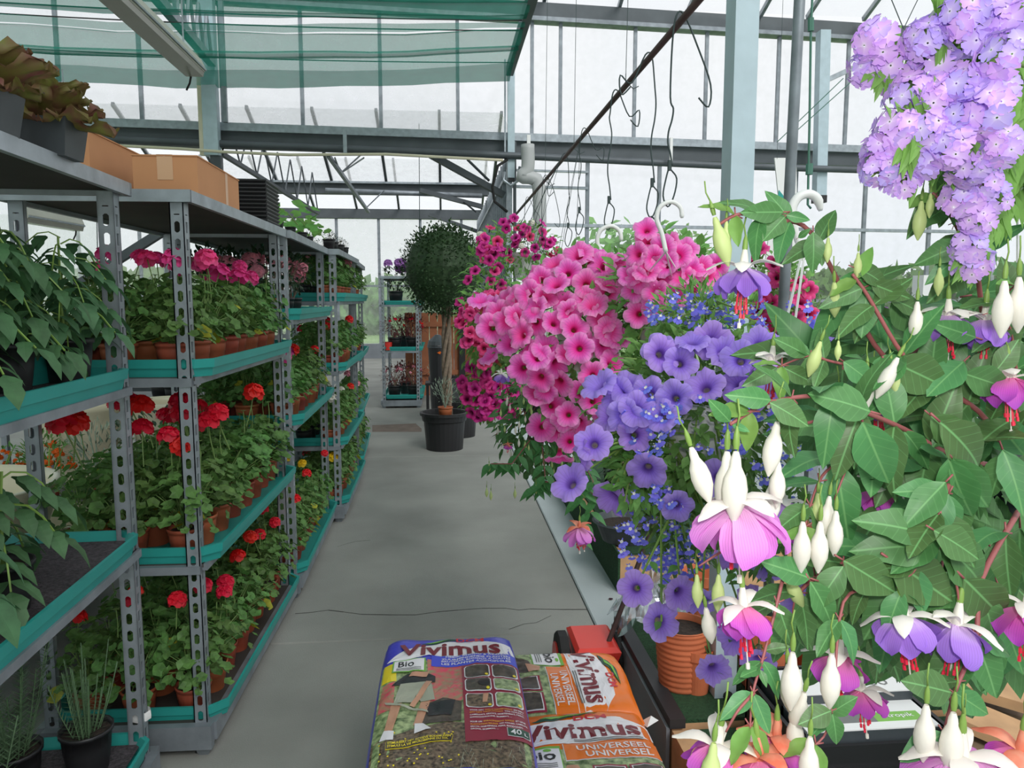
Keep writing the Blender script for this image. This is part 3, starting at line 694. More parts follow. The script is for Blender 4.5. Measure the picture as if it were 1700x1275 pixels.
for (n, x, y, a, lv), fl_ in zip(RD, full):
    r = rack(fl_, x, y, a, lv)
    for i, z in enumerate(lv):
        tray(r, z, f'long teal plastic tray on the {LEVEL[len(lv)][i]} shelf of the {n}', mulch=(n.startswith('lettuce')), dx=-.035 if n.startswith('lettuce') else 0)
# the far rack is topped by nothing: its board sits under the lilac shrub line
# binding tape and tag on rack posts
tag(part('tape_wrap', M().lathe([(.030,0),(.031,.01),(.030,.02),(.028,.028)], 8, 0, tuple(rpos(RACKS[0], -.02, 1.33, .23))), 'white'), 'torn white tape wrapped low around the far front post of left rack', 'tape')

# ======================= PLANT PROTOTYPES =======================
def pot_mesh(r, h, mt, rim=.12, ribs=2):
    m = M(); pr = [(r*.74,0),(r*.88,h*.55)]
    if ribs: pr += [(r*.90,h*.56),(r*.93,h*(1-rim-.1))]
    pr += [(r*.93,h*(1-rim)),(r*1.0,h*(1-rim)),(r*1.02,h),(r*.95,h),(r*.92,h*.86)]
    m.lathe(pr, 16); m.disc((0,0,0), r*.74, 16); m.disc((0,0,h*.86), r*.92, 16, 1)
    return m.mesh('pot', [mt, 'soil'], True)
def shade_flat(me): 
    me.polygons.foreach_set('use_smooth', [False]*len(me.polygons)); return me
POTG = pot_mesh(.062, .105, 'pot'); POTB = pot_mesh(.062, .11, 'black'); POTS = pot_mesh(.045, .08, 'black')
POTBL = pot_mesh(.085, .15, 'black')
def umbel(mt, r=.034, n=13, seed=0, up=.55):
    rr = random.Random(seed); m = M()
    for i in range(n):
        ph = i*2.4; z = 1-(i+.5)/n*(1.25); s = math.sqrt(max(0, 1-z*z)); d = Vector((s*math.cos(ph), s*math.sin(ph), z))
        m.floret(d*r*.75+Vector((0,0,0)), d+Vector((0,0,.3)), r*.62, 5, 0, rr, .15, 1.25)
    return m
def ger_foliage(seed, h=.25, r=.128, n=105, base=.10):
    rr = random.Random(seed); m = M()
    for i in range(n):
        a = rr.uniform(0, 6.28); f = rr.random()**.6; zz = base+h*rr.uniform(.05, 1)*(1-.35*f*f); q = r*f*(1.05 if zz < base+h*.6 else .85)
        c = Vector((q*math.cos(a), q*math.sin(a), zz)); nr = Vector((math.cos(a)*(f+.1), math.sin(a)*(f+.1), rr.uniform(.5,1.4)))+Vector([rr.uniform(-.35,.35) for _ in range(3)])
        s = rr.uniform(.014, .026); mi = 2 if rr.random() < .015 else 0
        if rr.random() < .04 and zz < base+.06: mi = 2; s = .030
        m.lobed(c, nr, s, mi, 5, .22, rr)
        b = Vector((rr.uniform(-.02,.02), rr.uniform(-.02,.02), base)); 
        if i % 3 == 0: m.tube([b, (b+c)/2+Vector((0,0,.02)), c], .0017, 3, 1, False)
    return m
GF = [ger_foliage(10+i).mesh('foliage', ['leafG','stalk','leafGy']) for i in range(5)]
GFL = [ger_foliage(30+i, .16, .11, 60).mesh('foliage', ['leafG','stalk','leafGy']) for i in range(3)]
UMB = {}
for k in ('fRed','fPink','fPale','fWhite','fYel','fOra','fMag','fLil'):
    UMB[k] = [umbel(k, .034, 13, s).mesh('flower_head', k) for s in (1, 2, 3)]
BUD = [M().tube([(0,0,-.10),(.004,0,-.05),(0,0,0)], .0018, 4, 0, False) for _ in range(1)]
for a in range(7): BUD[0].leaf((0,0,0), (math.cos(a*.9),math.sin(a*.9),.6), (0,0,1), .018, .007, .3, .2, mi=0)
BUD = BUD[0].mesh('bud_cluster', 'stalk')
STK = M().tube([(0,0,-.13),(.003,0,-.06),(0,0,0)], .002, 4, 0, False).mesh('flower_stalk', 'stalk')
def geranium(p, label, col, heads, rr, pot=POTG, fol=None, group=None, name='potted_geranium', hz=.24, sc=1., hs=1., potcol='pot', base=.10):
    t = thing(name, label, 'potted plant', p, rr.uniform(0, 6.28), group)
    obj('pot', pot, t); obj('foliage', fol or rr.choice(GF), t, kind='stuff', scale=(sc,sc,1))
    for i in range(heads):
        a = rr.uniform(0, 6.28); q = rr.uniform(.02,.09); z = base+hz*rr.uniform(.8,1.15)
        ct = Vector((q*math.cos(a), q*math.sin(a), z))
        h = obj('flower_head', rr.choice(UMB[col]), t, ct, (rr.uniform(-.4,.4), rr.uniform(-.4,.4), 0), rr.uniform(.8,1.15)*hs)
        obj('flower_stalk', STK, h)
    if rr.random() < .6:
        a = rr.uniform(0, 6.28); obj('bud_cluster', BUD, t, (.06*math.cos(a), .06*math.sin(a), base+hz*.85))
    return t
# denser small-leaved shrub
def bush_mesh(seed, r=.15, h=.3, n=90, L=.045, Wd=.016, base=.14, mt='leafD', up=.3, stems=6, smt='bark', bend=.3):
    rr = random.Random(seed); m = M()
    for k in range(stems):
        a = rr.uniform(0,6.28); m.tube([(0,0,base-.03),(r*.3*math.cos(a),r*.3*math.sin(a),base+h*.35),(r*.7*math.cos(a),r*.7*math.sin(a),base+h*.8)], [.005,.004,.002], 4, 1, False)
    for i in range(n):
        d = Vector((rr.gauss(0,1), rr.gauss(0,1), rr.gauss(0,1))).normalized(); q = rr.uniform(.6,1)
        c = Vector((d.x*r*q, d.y*r*q, base+h*.55+d.z*h*.45*q)); dr = (d+Vector((0,0,up))+Vector([rr.uniform(-.6,.6) for _ in range(3)])).normalized()
        m.leaf(c, dr, Vector((0,0,1))+d*.3, L*rr.uniform(.7,1.2), Wd*rr.uniform(.8,1.2), bend, .2, shape=(0,.9,1,0))
    return m.mesh('foliage', [mt, smt])
def flower_dome(t, col, c, r, n, rr, s=1., hemi=True):
    for i in range(n):
        d = Vector((rr.gauss(0,1), rr.gauss(0,1), abs(rr.gauss(0,1)) if hemi else rr.gauss(0,1))).normalized()
        p = Vector(c)+Vector((d.x*r[0], d.y*r[1], d.z*r[2])); h = obj('flower_head', rr.choice(UMB[col]), t, p, aim(d+Vector((0,0,.5)), rr.random()*6), s*rr.uniform(.85,1.2))
AZD = [bush_mesh(s, .17, .30, 170, .05, .018, .12, 'leafD') for s in (1,2)]
AZR = [bush_mesh(s, .17, .28, 200, .05, .014, .13, 'leafRed') for s in (3,4)]
SHR = [bush_mesh(s, .14, .30, 90, .07, .024, .12, 'leafC', 1.0, 6, 'stemG') for s in (5,6)]
SLV = [bush_mesh(s, .13, .26, 200, .045, .006, .10, 'leafS', 1.0, 8, 'leafS', .1) for s in (7,)]
DRK = [bush_mesh(s, .16, .26, 130, .05, .018, .10, 'leafD', .4) for s in (8,9)]
MRG = [bush_mesh(s, .12, .22, 150, .035, .010, .08, 'leafG', .5, 8, 'stemG') for s in (12,)]

# ---- geraniums on the racks ----
def fill(rk, lv, lname, rname, spec, rows, cols, rr, dy=.165, y0=.085, dxr=.175, x0=-.075, skip=0.):
    RW = ['aisle row','second row','third row','back row']
    for j in range(rows):
        for i in range(cols):
            kind = spec(i, j, rr)
            if kind is None: continue
            col, heads, cn = kind[:3]
            x = x0-dxr*j+rr.uniform(-.012,.012); y = y0+dy*i+rr.uniform(-.012,.012)
            p = rpos(rk, x, y, lv-.055+.007)
            what = f'{cn} geranium' if heads else 'flowerless green geranium'
            geranium(p, f'{what}, {lname} shelf of {rname}, {RW[j]}, {ORD[i]} from near end', col, heads, rr, group=f'potted geraniums on the {lname} shelf of the {rname}', **(kind[3] if len(kind) > 3 else {}))
rr = random.Random(3)
r1 = RACKS[1]; z1, z2, z3 = RD[1][4]
fill(r1, z1, 'upper', 'cardboard-topped rack', lambda i,j,r: ('fPink', 1 if (i*3+j*2) % 5 in (0,2,3) or (i,j) in ((1,0),(3,0),(6,0)) else 0, 'bright pink', dict(hz=.28, fol=None)), 3, 8, rr)
fill(r1, z2, 'middle', 'cardboard-topped rack', lambda i,j,r: ('fRed', (2 if (i+j) % 2 == 0 and i < 4 else (1 if (i+2*j) % 4 == 0 else 0)), 'scarlet', dict(hz=.36, sc=1.12, hs=1.15)), 3, 8, rr)
fill(r1, z3, 'bottom', 'cardboard-topped rack', lambda i,j,r: ('fRed', 1+(i+j) % 2 if (i+j) % 3 else 1, 'small scarlet', dict(hz=.30+.06*(j % 2), sc=1.1, hs=.85)), 3, 8, rr)
# a few taller foliage masses fill the depth of the middle and bottom shelves
r2 = RACKS[2]; a1, a2, a3 = RD[2][4]
for k, (x, y, s, nm) in enumerate(((-.14,.16,1,'aisle corner nearest the camera'),(-.42,.14,1,'back corner nearest the camera'),(-.12,.52,1,'aisle side, next to the near corner'),(-.40,.50,1,'back side, next to the near corner'),(-.14,.90,1,'aisle side past the middle'),(-.42,.88,1,'back side past the middle'))):
    t = thing('potted_azalea', f'pale pink azalea, upper shelf of vine-topped rack, {nm}', 'potted plant', rpos(r2, x, y, a1-.048), rr.random()*6, 'pale pink azaleas on the vine-topped rack')
    obj('pot', POTG if k == 0 else POTB, t); obj('foliage', rr.choice(AZD), t, kind='stuff', scale=.92)
    flower_dome(t, 'fPale', (0,0,.24), (.13,.13,.09), 6, rr, .95)
fill(r2, a2, 'middle', 'vine-topped rack', lambda i,j,r: (['fPink','fRed','fMag','fPink','fRed','fPink','fRed','fPink'][i], 1 if (i+j) % 2 == 0 else 0, ['pink','red','magenta','pink','red','pink','red','pink'][i], dict(hz=.26)), 3, 7, rr)
fill(r2, a3, 'bottom', 'vine-topped rack', lambda i,j,r: (['fRed','fRed','fYel','fRed','fRed','fYel','fRed','fRed'][i], 1 if (i+j) % 3 != 1 else 0, ['red','red','yellow-flowered','red','red','yellow-flowered','red','red'][i], dict(hz=.30, hs=.8)), 2, 7, rr)
r3 = RACKS[3]; b1, b2, b3, b4 = RD[3][4]
SP3 = {0: ('fMag','fPale','fMag'), 1: ('fRed','fRed','fRed'), 2: ('fWhite','fRed','fWhite'), 3: ('fYel','fRed','fYel')}
CN = dict(fMag='purple red', fPale='pale pink', fRed='red', fWhite='white', fYel='yellow-flowered', fPink='pink', fLil='lilac')
for li, z in enumerate((b1,b2,b3,b4)):
    cl = SP3[li]
    fill(r3, z, LEVEL[4][li], 'pot-topped rack', lambda i,j,r,cl=cl: (cl[i % 3], 1 if (i+j) % 2 == 0 else 0, CN[cl[i % 3]], dict(hz=.22, pot=POTB if j else POTG)), 2, 6, rr, dy=.2)
r4 = RACKS[4]
for li, z in enumerate(RD[4][4]):
    cl = (('fRed','fPink','fRed'),('fPale','fRed','fPale'),('fPale','fPink','fPale'),('fRed','fYel','fRed'))[li]
    fill(r4, z, LEVEL[4][li], 'dim fourth rack', lambda i,j,r,cl=cl: (cl[i % 3], 1 if (i+j) % 2 == 0 else 0, CN[cl[i % 3]], dict(hz=.22)), 1, 5, rr, dy=.24)
# far rack: lilac rhododendron and dark red shrubs
r5 = RACKS[5]; c1, c2, c3 = RD[5][4]
RED5 = [(-.10,.16,c2,'red-leaved shrub in black pot, middle shelf of far rack, right side'),(-.36,.14,c2,'red-leaved shrub in black pot, middle shelf of far rack, left side'),
        (-.10,.18,c3,'dark leggy shrub in black pot, bottom shelf of far rack, right side'),(-.38,.16,c3,'dark leggy shrub in black pot, bottom shelf of far rack, left side'),
        (-.24,.60,c2,'red-leaved shrub in black pot, middle shelf of far rack, behind the front pair'),(-.24,.62,c3,'dark leggy shrub in black pot, bottom shelf of far rack, behind front pair')]
for x, y, z, lb in RED5:
    t = thing('potted_shrub', lb, 'potted plant', rpos(r5, x, y, z-.048), rr.random()*6, 'red-leaved shrubs on the far rack')
    obj('pot', POTBL, t, scale=1.25 if 'red' in lb else 1.2); obj('foliage', rr.choice(AZR), t, kind='stuff', scale=1.25 if z == c2 else 1.2)
    flower_dome(t, 'fRed' if z == c2 else 'fPale', (0,0,.34), (.15,.15,.12), 4, rr, .6)
t = thing('rhododendron', 'lilac rhododendron in black pot on top tray of the far rack', 'potted plant', rpos(r5, -.34, .2, c1-.048)); obj('pot', POTBL, t, scale=1.3); obj('foliage', AZD[0], t, kind='stuff', scale=1.35)
flower_dome(t, 'fLil', (0,0,.50), (.20,.18,.12), 8, rr, 1.9)
tag(part('small_red_pot', M().lathe([(.05,0),(.065,.12),(.07,.12),(.06,.118)], 14, 0, tuple(rpos(r5, -.46, .06, c2-.045))), 'red'), 'small red pot on middle tray of the far rack', 'pot')

# ---- tomatoes, rosemary and lettuces on the left rack ----
def tomato_mesh(seed, h=.30, n=17, r=.165):
    rr = random.Random(seed); m = M(); m.tube([(0,0,.06),(.01,0,.2),(0,.01,.1+h)], [.005,.004,.003], 6, 1)
    for i in range(n):
        a = i*2.4+rr.uniform(-.3,.3); z = .13+h*(i/n)*.95; ln = r*rr.uniform(.75,1.1)*(1-.35*(i/n)); u = Vector((math.cos(a), math.sin(a), 0))
        P = [Vector((0,0,z))+u*ln*t+Vector((0,0, .10*t-.16*t*t)) for t in (0,.25,.5,.75,1)]
        m.tube(P, .0022, 4, 1, False)
        for k, t in enumerate((.35,.6,.85)):
            q = P[1].lerp(P[4], (t-.25)/.75)
            for sg in (-1, 1):
                s = Vector((-u.y, u.x, 0))*sg; m.leaf(q, s*.9+u*.55+Vector((0,0,-.25)), (0,0,1), rr.uniform(.055,.08), .036, .5, .18, shape=(0,.7,1,.75,.85,.45,0))
        m.leaf(P[-1], u+Vector((0,0,-.5)), (0,0,1), .085, .05, .5, .15, shape=(0,.6,1,.75,.85,.45,0))
    return m.mesh('foliage', ['leafT','stemG'])
TOM = [tomato_mesh(s) for s in (1,2,3)]; TOMS = [tomato_mesh(s, .17, 8, .14) for s in (4,5)]
POTT = pot_mesh(.068, .12, 'black', .1, 0)
r0 = RACKS[0]; t1, t2, t3 = RD[0][4]
sp_ = [(-.085,1.13,'far aisle corner, leaves over the post'),(-.30,1.16,'far back corner'),(-.13,.90,'aisle side, left of the teal box'),(-.36,.93,'back, behind the teal box'),(-.12,.70,'aisle side, at the picture edge'),(-.50,1.08,'back row, beside the slotted post'),(-.34,.66,'back row, at the picture edge')]
for k, (x, y, lb) in enumerate(sp_):
    t = thing('tomato_plant', f'tomato seedling, upper tray of left rack, {lb}', 'potted plant', rpos(r0, x, y, t1-.018), rr.random()*6, 'tomato seedlings on the upper tray')
    obj('pot', POTT, t); obj('foliage', TOM[k % 3], t, kind='stuff', scale=1.0)
for k, (x, y, lb) in enumerate(((-.10,.76,'in front'),(-.29,.92,'behind'),(-.13,.50,'at the picture edge'))):
    t = thing('tomato_plant', f'smaller tomato seedling, middle tray of left rack, {lb}', 'potted plant', rpos(r0, x, y, t2-.018), rr.random()*6, 'tomato seedlings on the middle tray')
    obj('pot', POTT, t); obj('foliage', TOMS[k % 2], t, kind='stuff', scale=1.25)
def rosemary_mesh(seed, h=.3, n=20, spread=.11):
    rr = random.Random(seed); m = M()
    for k in range(n):
        a = rr.uniform(0,6.28); q = rr.uniform(.2,1)*spread; hh = h*rr.uniform(.5,1); P = [Vector((q*.3*math.cos(a)*1, q*.3*math.sin(a), .09)), Vector((q*.7*math.cos(a), q*.7*math.sin(a), .09+hh*.5)), Vector((q*math.cos(a), q*math.sin(a), .09+hh))]
        m.tube(P, .0016, 4, 0, False)
        for i in range(44):
            f = i/44; p = P[0].lerp(P[1], f*2) if f < .5 else P[1].lerp(P[2], f*2-1); b = i*2.1
            d = Vector((math.cos(b), math.sin(b), .5)); L = .034*(1-.4*f); e = d.cross(Vector((0,0,1))).normalized()*.0021
            m.add([p-e, p+e, p+d*L], [(0,1,2)])
    return m.mesh('foliage', ['leafR','stemG'])
ROS = [rosemary_mesh(s) for s in (1,2,3)]
for k, (x, y, s, lb) in enumerate(((-.12,1.17,1.0,'alone by the front post'),(-.28,1.08,1.1,'second from the far end'),(-.50,1.16,1.15,'in the far back corner'),(-.22,.78,1.15,'in the middle of the tray'),(-.40,.88,1.2,'at the back, left edge of picture'))):
    t = thing('potted_rosemary', f'rosemary pot, bottom tray of left rack, {lb}', 'potted plant', rpos(r0, x, y, t3-.018), rr.random()*6, 'rosemary pots on the bottom tray')
    obj('pot', POTT, t, scale=1.1); obj('foliage', ROS[k % 3], t, kind='stuff', scale=s)
# teal open box among the tomatoes
c = rpos(r0, -.185, 1.02, t1-.018); t = thing('teal_box', 'small open teal plastic box between the tomato pots', 'box', c)
m = M(); a, b, h = .055, .09, .075
m.add([(-a,-b,0),(a,-b,0),(a,b,0),(-a,b,0),(-a*1.1,-b*1.1,h),(a*1.1,-b*1.1,h),(a*1.1,b*1.1,h),(-a*1.1,b*1.1,h),(-a,-b,h),(a,-b,h),(a,b,h),(-a,b,h),(-a*.9,-b*.9,.005),(a*.9,-b*.9,.005),(a*.9,b*.9,.005),(-a*.9,b*.9,.005)],
      [(0,3,2,1),(0,1,5,4),(1,2,6,5),(2,3,7,6),(3,0,4,7),(4,5,9,8),(5,6,10,9),(6,7,11,10),(7,4,8,11),(8,9,13,12),(9,10,14,13),(10,11,15,14),(11,8,12,15),(12,13,14,15)])
part('box_shell', m, 'teal', t)
# lettuces
def ruffle(rr, L, Wd, a, el, base):
    """broad frilled leaf: narrow foot, rounded wavy blade"""
    u = Vector((math.cos(a), math.sin(a), 0)); s = Vector((-u.y, u.x, 0)); vs = []; nL, nW = 9, 14; ph = rr.uniform(0, 6)
    for i in range(nL+1):
        t = i/nL; c = base+u*(L*t*math.cos(el*(1-.35*t)))+Vector((0,0, L*math.sin(el)*t*(1-.18*t)))
        wd = Wd*(.16+.84*math.sin(min(PI, (t*.86+.02)*PI))**.7 if t < .98 else .30)
        for j in range(nW+1):
            f = j/nW*2-1; edge = abs(f)**3; fr = .016*math.sin(t*15+ph+(3 if f > 0 else 0))*edge+.010*math.sin(f*9+ph)*(t**4)
            nrm = Vector((0,0,1))*math.cos(el)-u*math.sin(el); vs.append(c+s*(wd*.5*f*(1-.12*math.sin(t*15+ph)*edge))+nrm*(fr+.018*f*f)+u*(.006*math.sin(f*7+ph)*t))
    fs = [(i*(nW+1)+j, i*(nW+1)+j+1, (i+1)*(nW+1)+j+1, (i+1)*(nW+1)+j) for i in range(nL) for j in range(nW)]
    return vs, fs
def lettuce(p, label, seed, s=1., n=15):
    rr = random.Random(seed); t = thing('red_lettuce', label, 'lettuce', p, 0, 'red lettuces on the left rack')
    m = M(); a = .055*1.1; h = .09
    m.add([(-a*.8,-a*.8,0),(a*.8,-a*.8,0),(a*.8,a*.8,0),(-a*.8,a*.8,0),(-a,-a,h),(a,-a,h),(a,a,h),(-a,a,h)], [(0,3,2,1),(0,1,5,4),(1,2,6,5),(2,3,7,6),(3,0,4,7),(4,5,6,7)]); part('pot', m, 'dgrey', t)
    for i in range(n):
        f = i/n; el = .1+1.3*f+rr.uniform(-.35,.35); L = (.125-.02*f)*s*rr.uniform(.8,1.15)
        vs, fs = ruffle(rr, L, .085*s, i*2.4+rr.uniform(-.2,.2), el, Vector((0,0,.08))); m = M(); m.add(vs, fs); part('leaf', m, 'leafL', t, smooth=True)
lettuce(rpos(r0, -.00, .93, TOPH+.0), 'red oak-leaf lettuce in dark square pot, far one at the rack end', 1, 1.05, 24)
lettuce(rpos(r0, -.02, .66, TOPH+.0), 'tall bolting red lettuce in grey pot at the left picture edge', 2, 1.15, 24)
lettuce(rpos(r0, -.22, .82, TOPH+.0), 'red lettuce in dark pot behind the other two lettuces', 3, 1.0, 20)
# things on top of the racks
def cbox(name, label, x0, x1, y0, y1, z0, z1, tapex=None):
    t = thing(name, label, 'cardboard box', ((x0+x1)/2, (y0+y1)/2, z0)); g = .003
    m = M(); m.box((x0,y0,z0),(x1,y1,z1-.003)); part('body', m, 'card', t, world=True)
    m = M(); mid = (x0+x1)/2; m.box((x0-g,y0-g,z1-.004),(mid-.002,y1+g,z1)); part('flap', m, 'card', t, world=True)
    m = M(); m.box((mid+.002,y0-g,z1-.004),(x1+g,y1+g,z1)); part('flap', m, 'card', t, world=True)
    m = M(); m.box((mid-.025,y0-g-.001,z1),(mid+.025,y1+g+.001,z1+.0008)); m.box((mid-.025,y0-.0015,z1-.08),(mid+.025,y0-.0005,z1)); 
    if tapex: m.box((x1+.0005,tapex,z0+.0),(x1+.0015,tapex+.03,z1))
    part('tape', m, 'tape', t, world=True)
zt = TOPH+.004
cbox('cardboard_box', 'larger brown cardboard box at the near end of rack top', -1.345, -1.125, 2.60, 3.03, zt, 2.125)
cbox('cardboard_box', 'low pale cardboard box with tape on the aisle side of rack top', -1.005, -.80, 2.63, 3.14, zt, 2.055, 2.95)
t = thing('tray_stack', 'stack of black ribbed nursery trays on top of rack behind boxes', 'tray stack', (-.87, 3.70, zt))
for k in range(11):
    z = zt+k*.0175; m = M(); x0, x1, y0, y1 = -.955, -.785, 3.56, 3.83
    m.add([(x0+.008,y0+.008,z),(x1-.008,y0+.008,z),(x1-.008,y1-.008,z),(x0+.008,y1-.008,z),(x0,y0,z+.009),(x1,y0,z+.009),(x1,y1,z+.009),(x0,y1,z+.009),(x0,y0,z+.0145),(x1,y0,z+.0145),(x1,y1,z+.0145),(x0,y1,z+.0145),(x0+.01,y0+.01,z+.0175),(x1-.01,y0+.01,z+.0175),(x1-.01,y1-.01,z+.0175),(x0+.01,y1-.01,z+.0175)],
          [(0,3,2,1)]+[(a*4+i, a*4+(i+1)%4, a*4+4+(i+1)%4, a*4+4+i) for a in range(3) for i in range(4)]+[(12,13,14,15)])
    part('tray', m, 'black', t, world=True)
# vines on the vine-topped rack
for k, (x, y, s, lb) in enumerate(((-.06,.12,1.1,'nearest, beside the tray stack'),(-.05,.42,1.0,'second from the stack'),(-.04,.75,.9,'third from the stack'),(-.05,1.05,.8,'at the far end'))):
    q = random.Random(50+k); t = thing('vine_seedling', f'pale green vine seedling in black pot on rack top, {lb}', 'potted plant', rpos(r2, x, y, zt), 0, 'vine seedlings on the rack top')
    obj('pot', POTS, t, scale=.7)
    m = M(); m.tube([(0,0,.04),(.02,-.01,.12),(.06,0,.09),(.10,.02,.04)], .003, 5, 1)
    for i in range(11):
        a = q.uniform(0,6.28); rr_ = q.uniform(.03,.13); m.lobed((rr_*math.cos(a)+.03, rr_*math.sin(a), .05+q.uniform(0,.13)), (q.uniform(-.6,.6), -.5+q.uniform(-.4,.4), .9), q.uniform(.028,.05)*s, 0, 5, .15, q)
    m.mesh; part('foliage', m, ['leafC','stemG'], t, kind='stuff')
for k, (x, y) in enumerate(((-.06,.15),(-.07,.42),(-.06,.70),(-.24,.25),(-.26,.55),(-.06,1.0),(-.22,.9))):
    t = thing('small_pot_plant', f'tiny dark plant in black pot on pot-topped rack, {"aisle side" if x > -.1 else "inner side"}, {ORD[k]} in line', 'potted plant', rpos(r3, x, y, zt), 0, 'small black pots on the rack top')
    obj('pot', POTS, t); obj('foliage', DRK[k % 2], t, (0,0,.03), kind='stuff', scale=.3)

# ---- behind the racks ----
def table(name, label, x0, x1, y0, y1, z, mt='galv2', top='dgrey'):
    t = thing(name, label, 'bench', ((x0+x1)/2,(y0+y1)/2,0)); part('bench_top', M().box((x0,y0,z-.05),(x1,y1,z)), top, t, world=True)
    for x in (x0+.03, x1-.07):
        for y in (y0+.03, y1-.07): part('leg', M().box((x,y,0),(x+.04,y+.04,z-.05)), mt, t, world=True)
    return t
table('display_bench', 'low grey plant bench in shade behind the left racks', -3.1, -1.52, 4.2, 5.6, .42)
table('display_bench', 'higher grey plant bench behind the low one with marigolds', -3.3, -1.5, 5.8, 6.9, .78)
table('display_bench', 'second plant bench farther back behind the pot-topped rack', -2.9, -1.6, 7.2, 9.6, .78)
t = thing('display_plinth', 'low white plinth with green turf top behind the left rack', 'plinth', (-2.3,3.4,0))
part('body', M().box((-3.2,2.75,0),(-1.68,4.1,.30)), 'white', t, world=True); part('turf_top', M().box((-3.2,2.75,.30),(-1.68,4.1,.33)), 'turf', t, world=True)
def bowl(label, c, r, h, th=.03, foot=.5, mt='cream', grp=None):
    t = thing('ceramic_planter', label, 'planter', c, 0, grp); m = M()
    m.lathe([(r*foot,0),(r*foot*1.02,h*.06),(r*.80,h*.45),(r*.93,h*.75),(r*.96,h*.88),(r*1.0,h*.92),(r*1.02,h),(r*.97,h*1.01),(r*.93,h*.95),(r*.88,h*.75),(r*.72,h*.4),(r*.3,h*.2)], 36); m.disc((0,0,h*.2), r*.3, 36)
    part('shell', m, mt, t, smooth=True); return t
bowl('wide round cream glazed planter behind the left rack', (-1.95,3.05,.33), .40, .53)
bowl('low cream planter on the green turf, seen below the middle tray', (-1.66,3.62,.33), .24, .26, foot=.6)
bowl('cream planter on the bench behind the geranium rack, left one', (-2.35,5.1,.42), .28, .50)
bowl('cream planter on the bench behind the geranium rack, right one', (-1.83,5.15,.42), .24, .50)
for k, (x, y, z, lb) in enumerate(((-2.52,4.42,.42,'left of three'),(-2.26,4.45,.42,'middle of three'),(-2.42,4.72,.42,'right at the back'))):
    t = thing('marigold', f'orange marigold on the bench behind the left rack, {lb}', 'potted plant', (x,y,z), rr.random()*6, 'orange marigolds on the bench'); obj('pot', POTG, t); obj('foliage', MRG[0], t, kind='stuff', scale=1.25)
    flower_dome(t, 'fOra', (0,0,.18), (.14,.14,.14), 15, rr, .42)
t = thing('lavender', 'silvery lavender on the bench beside the marigolds', 'potted plant', (-1.98,4.45,.42)); obj('pot', POTG, t); obj('foliage', SLV[0], t, kind='stuff', scale=1.3)
for k, (x, y, z, s, lb) in enumerate(((-1.72,4.62,.42,1.4,'right behind the front slotted post'),(-2.35,5.1,.86,1.0,'standing in the cream planter'))):
    t = thing('dark_shrub', f'dark green leafy shrub behind the racks, {lb}', 'potted plant', (x,y,z)); obj('pot', POTB, t); obj('foliage', DRK[k], t, kind='stuff', scale=s)
for k, (u, v, y, s, lb) in enumerate(((262,520,6.2,1.1,'left of the second slotted post'),(285,505,6.0,1.2,'directly behind the second slotted post'),(350,500,6.3,1.3,'below the dark left house post'),(405,500,6.4,1.2,'right of the dark left house post'))):
    q = pt(u,v,y); z = 1.16; t = thing('leafy_shrub', f'pale green whorled shrub on the back bench, {lb}', 'potted plant', (q.x,y,z-.38), rr.random()*6, 'pale shrubs on the back bench'); obj('pot', POTBL, t); obj('foliage', SHR[k % 2], t, kind='stuff', scale=s*1.25)
t = thing('purple_shrub', 'dark shrub with purple heads behind the pink geraniums', 'potted plant', (pt(225,455,6.5).x, 6.5, 1.1)); obj('pot', POTBL, t); obj('foliage', DRK[0], t, kind='stuff', scale=1.4); flower_dome(t, 'fLil', (0,0,.42), (.2,.15,.1), 8, rr, .7)
# ======================= AISLE END =======================
rr = random.Random(11)
cx, cy = .01, 8.0
t = thing('topiary_tree', 'clipped ball topiary on braided trunk in big black tub', 'tree', (cx, cy, 0))
m = M(); m.lathe([(.195,0),(.22,.30),(.235,.31),(.245,.37),(.262,.37),(.262,.40),(.235,.40),(.225,.34)], 28); m.disc((0,0,.34), .225, 28, 1); part('pot', m, ['black','soil'], t, smooth=False)
m = M()
for k in range(4):
    P = [(.035*math.cos(k*PI/2+i*.5)+.03, .035*math.sin(k*PI/2+i*.5), .34+1.25*i/14) for i in range(15)]
    m.tube(P, [.026-.0006*i for i in range(15)], 7)
part('trunk', m, 'bark', t, smooth=True)
m = M(); rb = .455
for i in range(5200):
    d = Vector((rr.gauss(0,1), rr.gauss(0,1), rr.gauss(0,1))).normalized(); q = rb*(rr.uniform(.84,1.0) if rr.random() < .93 else rr.uniform(1.0,1.10))*(1+.05*mnoise.noise(d*3))
    c = Vector((d.x*q, d.y*q, 1.90+d.z*q*1.02)); dr = d+Vector([rr.uniform(-.8,.8) for _ in range(3)])
    L = rr.uniform(.025,.045); x = dr.cross(Vector((0,0,1))).normalized()*L*.32; dr = dr.normalized()
    m.add([c, c+dr*L*.5-x, c+dr*L, c+dr*L*.5+x], [(0,1,2,3)])
m.lathe([(.01,1.50),(.25,1.58),(.36,1.74),(.39,1.92),(.33,2.14),(.18,2.27),(.01,2.31)], 16, 0)
part('foliage', m, 'leafB', t, kind='stuff')
t = thing('herb_pot', 'small terracotta pot of feathery herb standing in the topiary tub', 'potted plant', (.02, 7.84, .345)); obj('pot', POTG, t, scale=1.25); obj('foliage', SLV[0], t, (0,0,.03), kind='stuff', scale=1.1)
def tub(label, c, r, h):
    t = thing('black_tub', label, 'plant tub', c); m = M(); m.lathe([(r*.8,0),(r*.92,h*.85),(r*.98,h*.86),(r,h),(r*.94,h),(r*.9,h*.85)], 24); m.disc((0,0,h*.85), r*.9, 24, 1); part('pot', m, ['black','soil'], t); return t
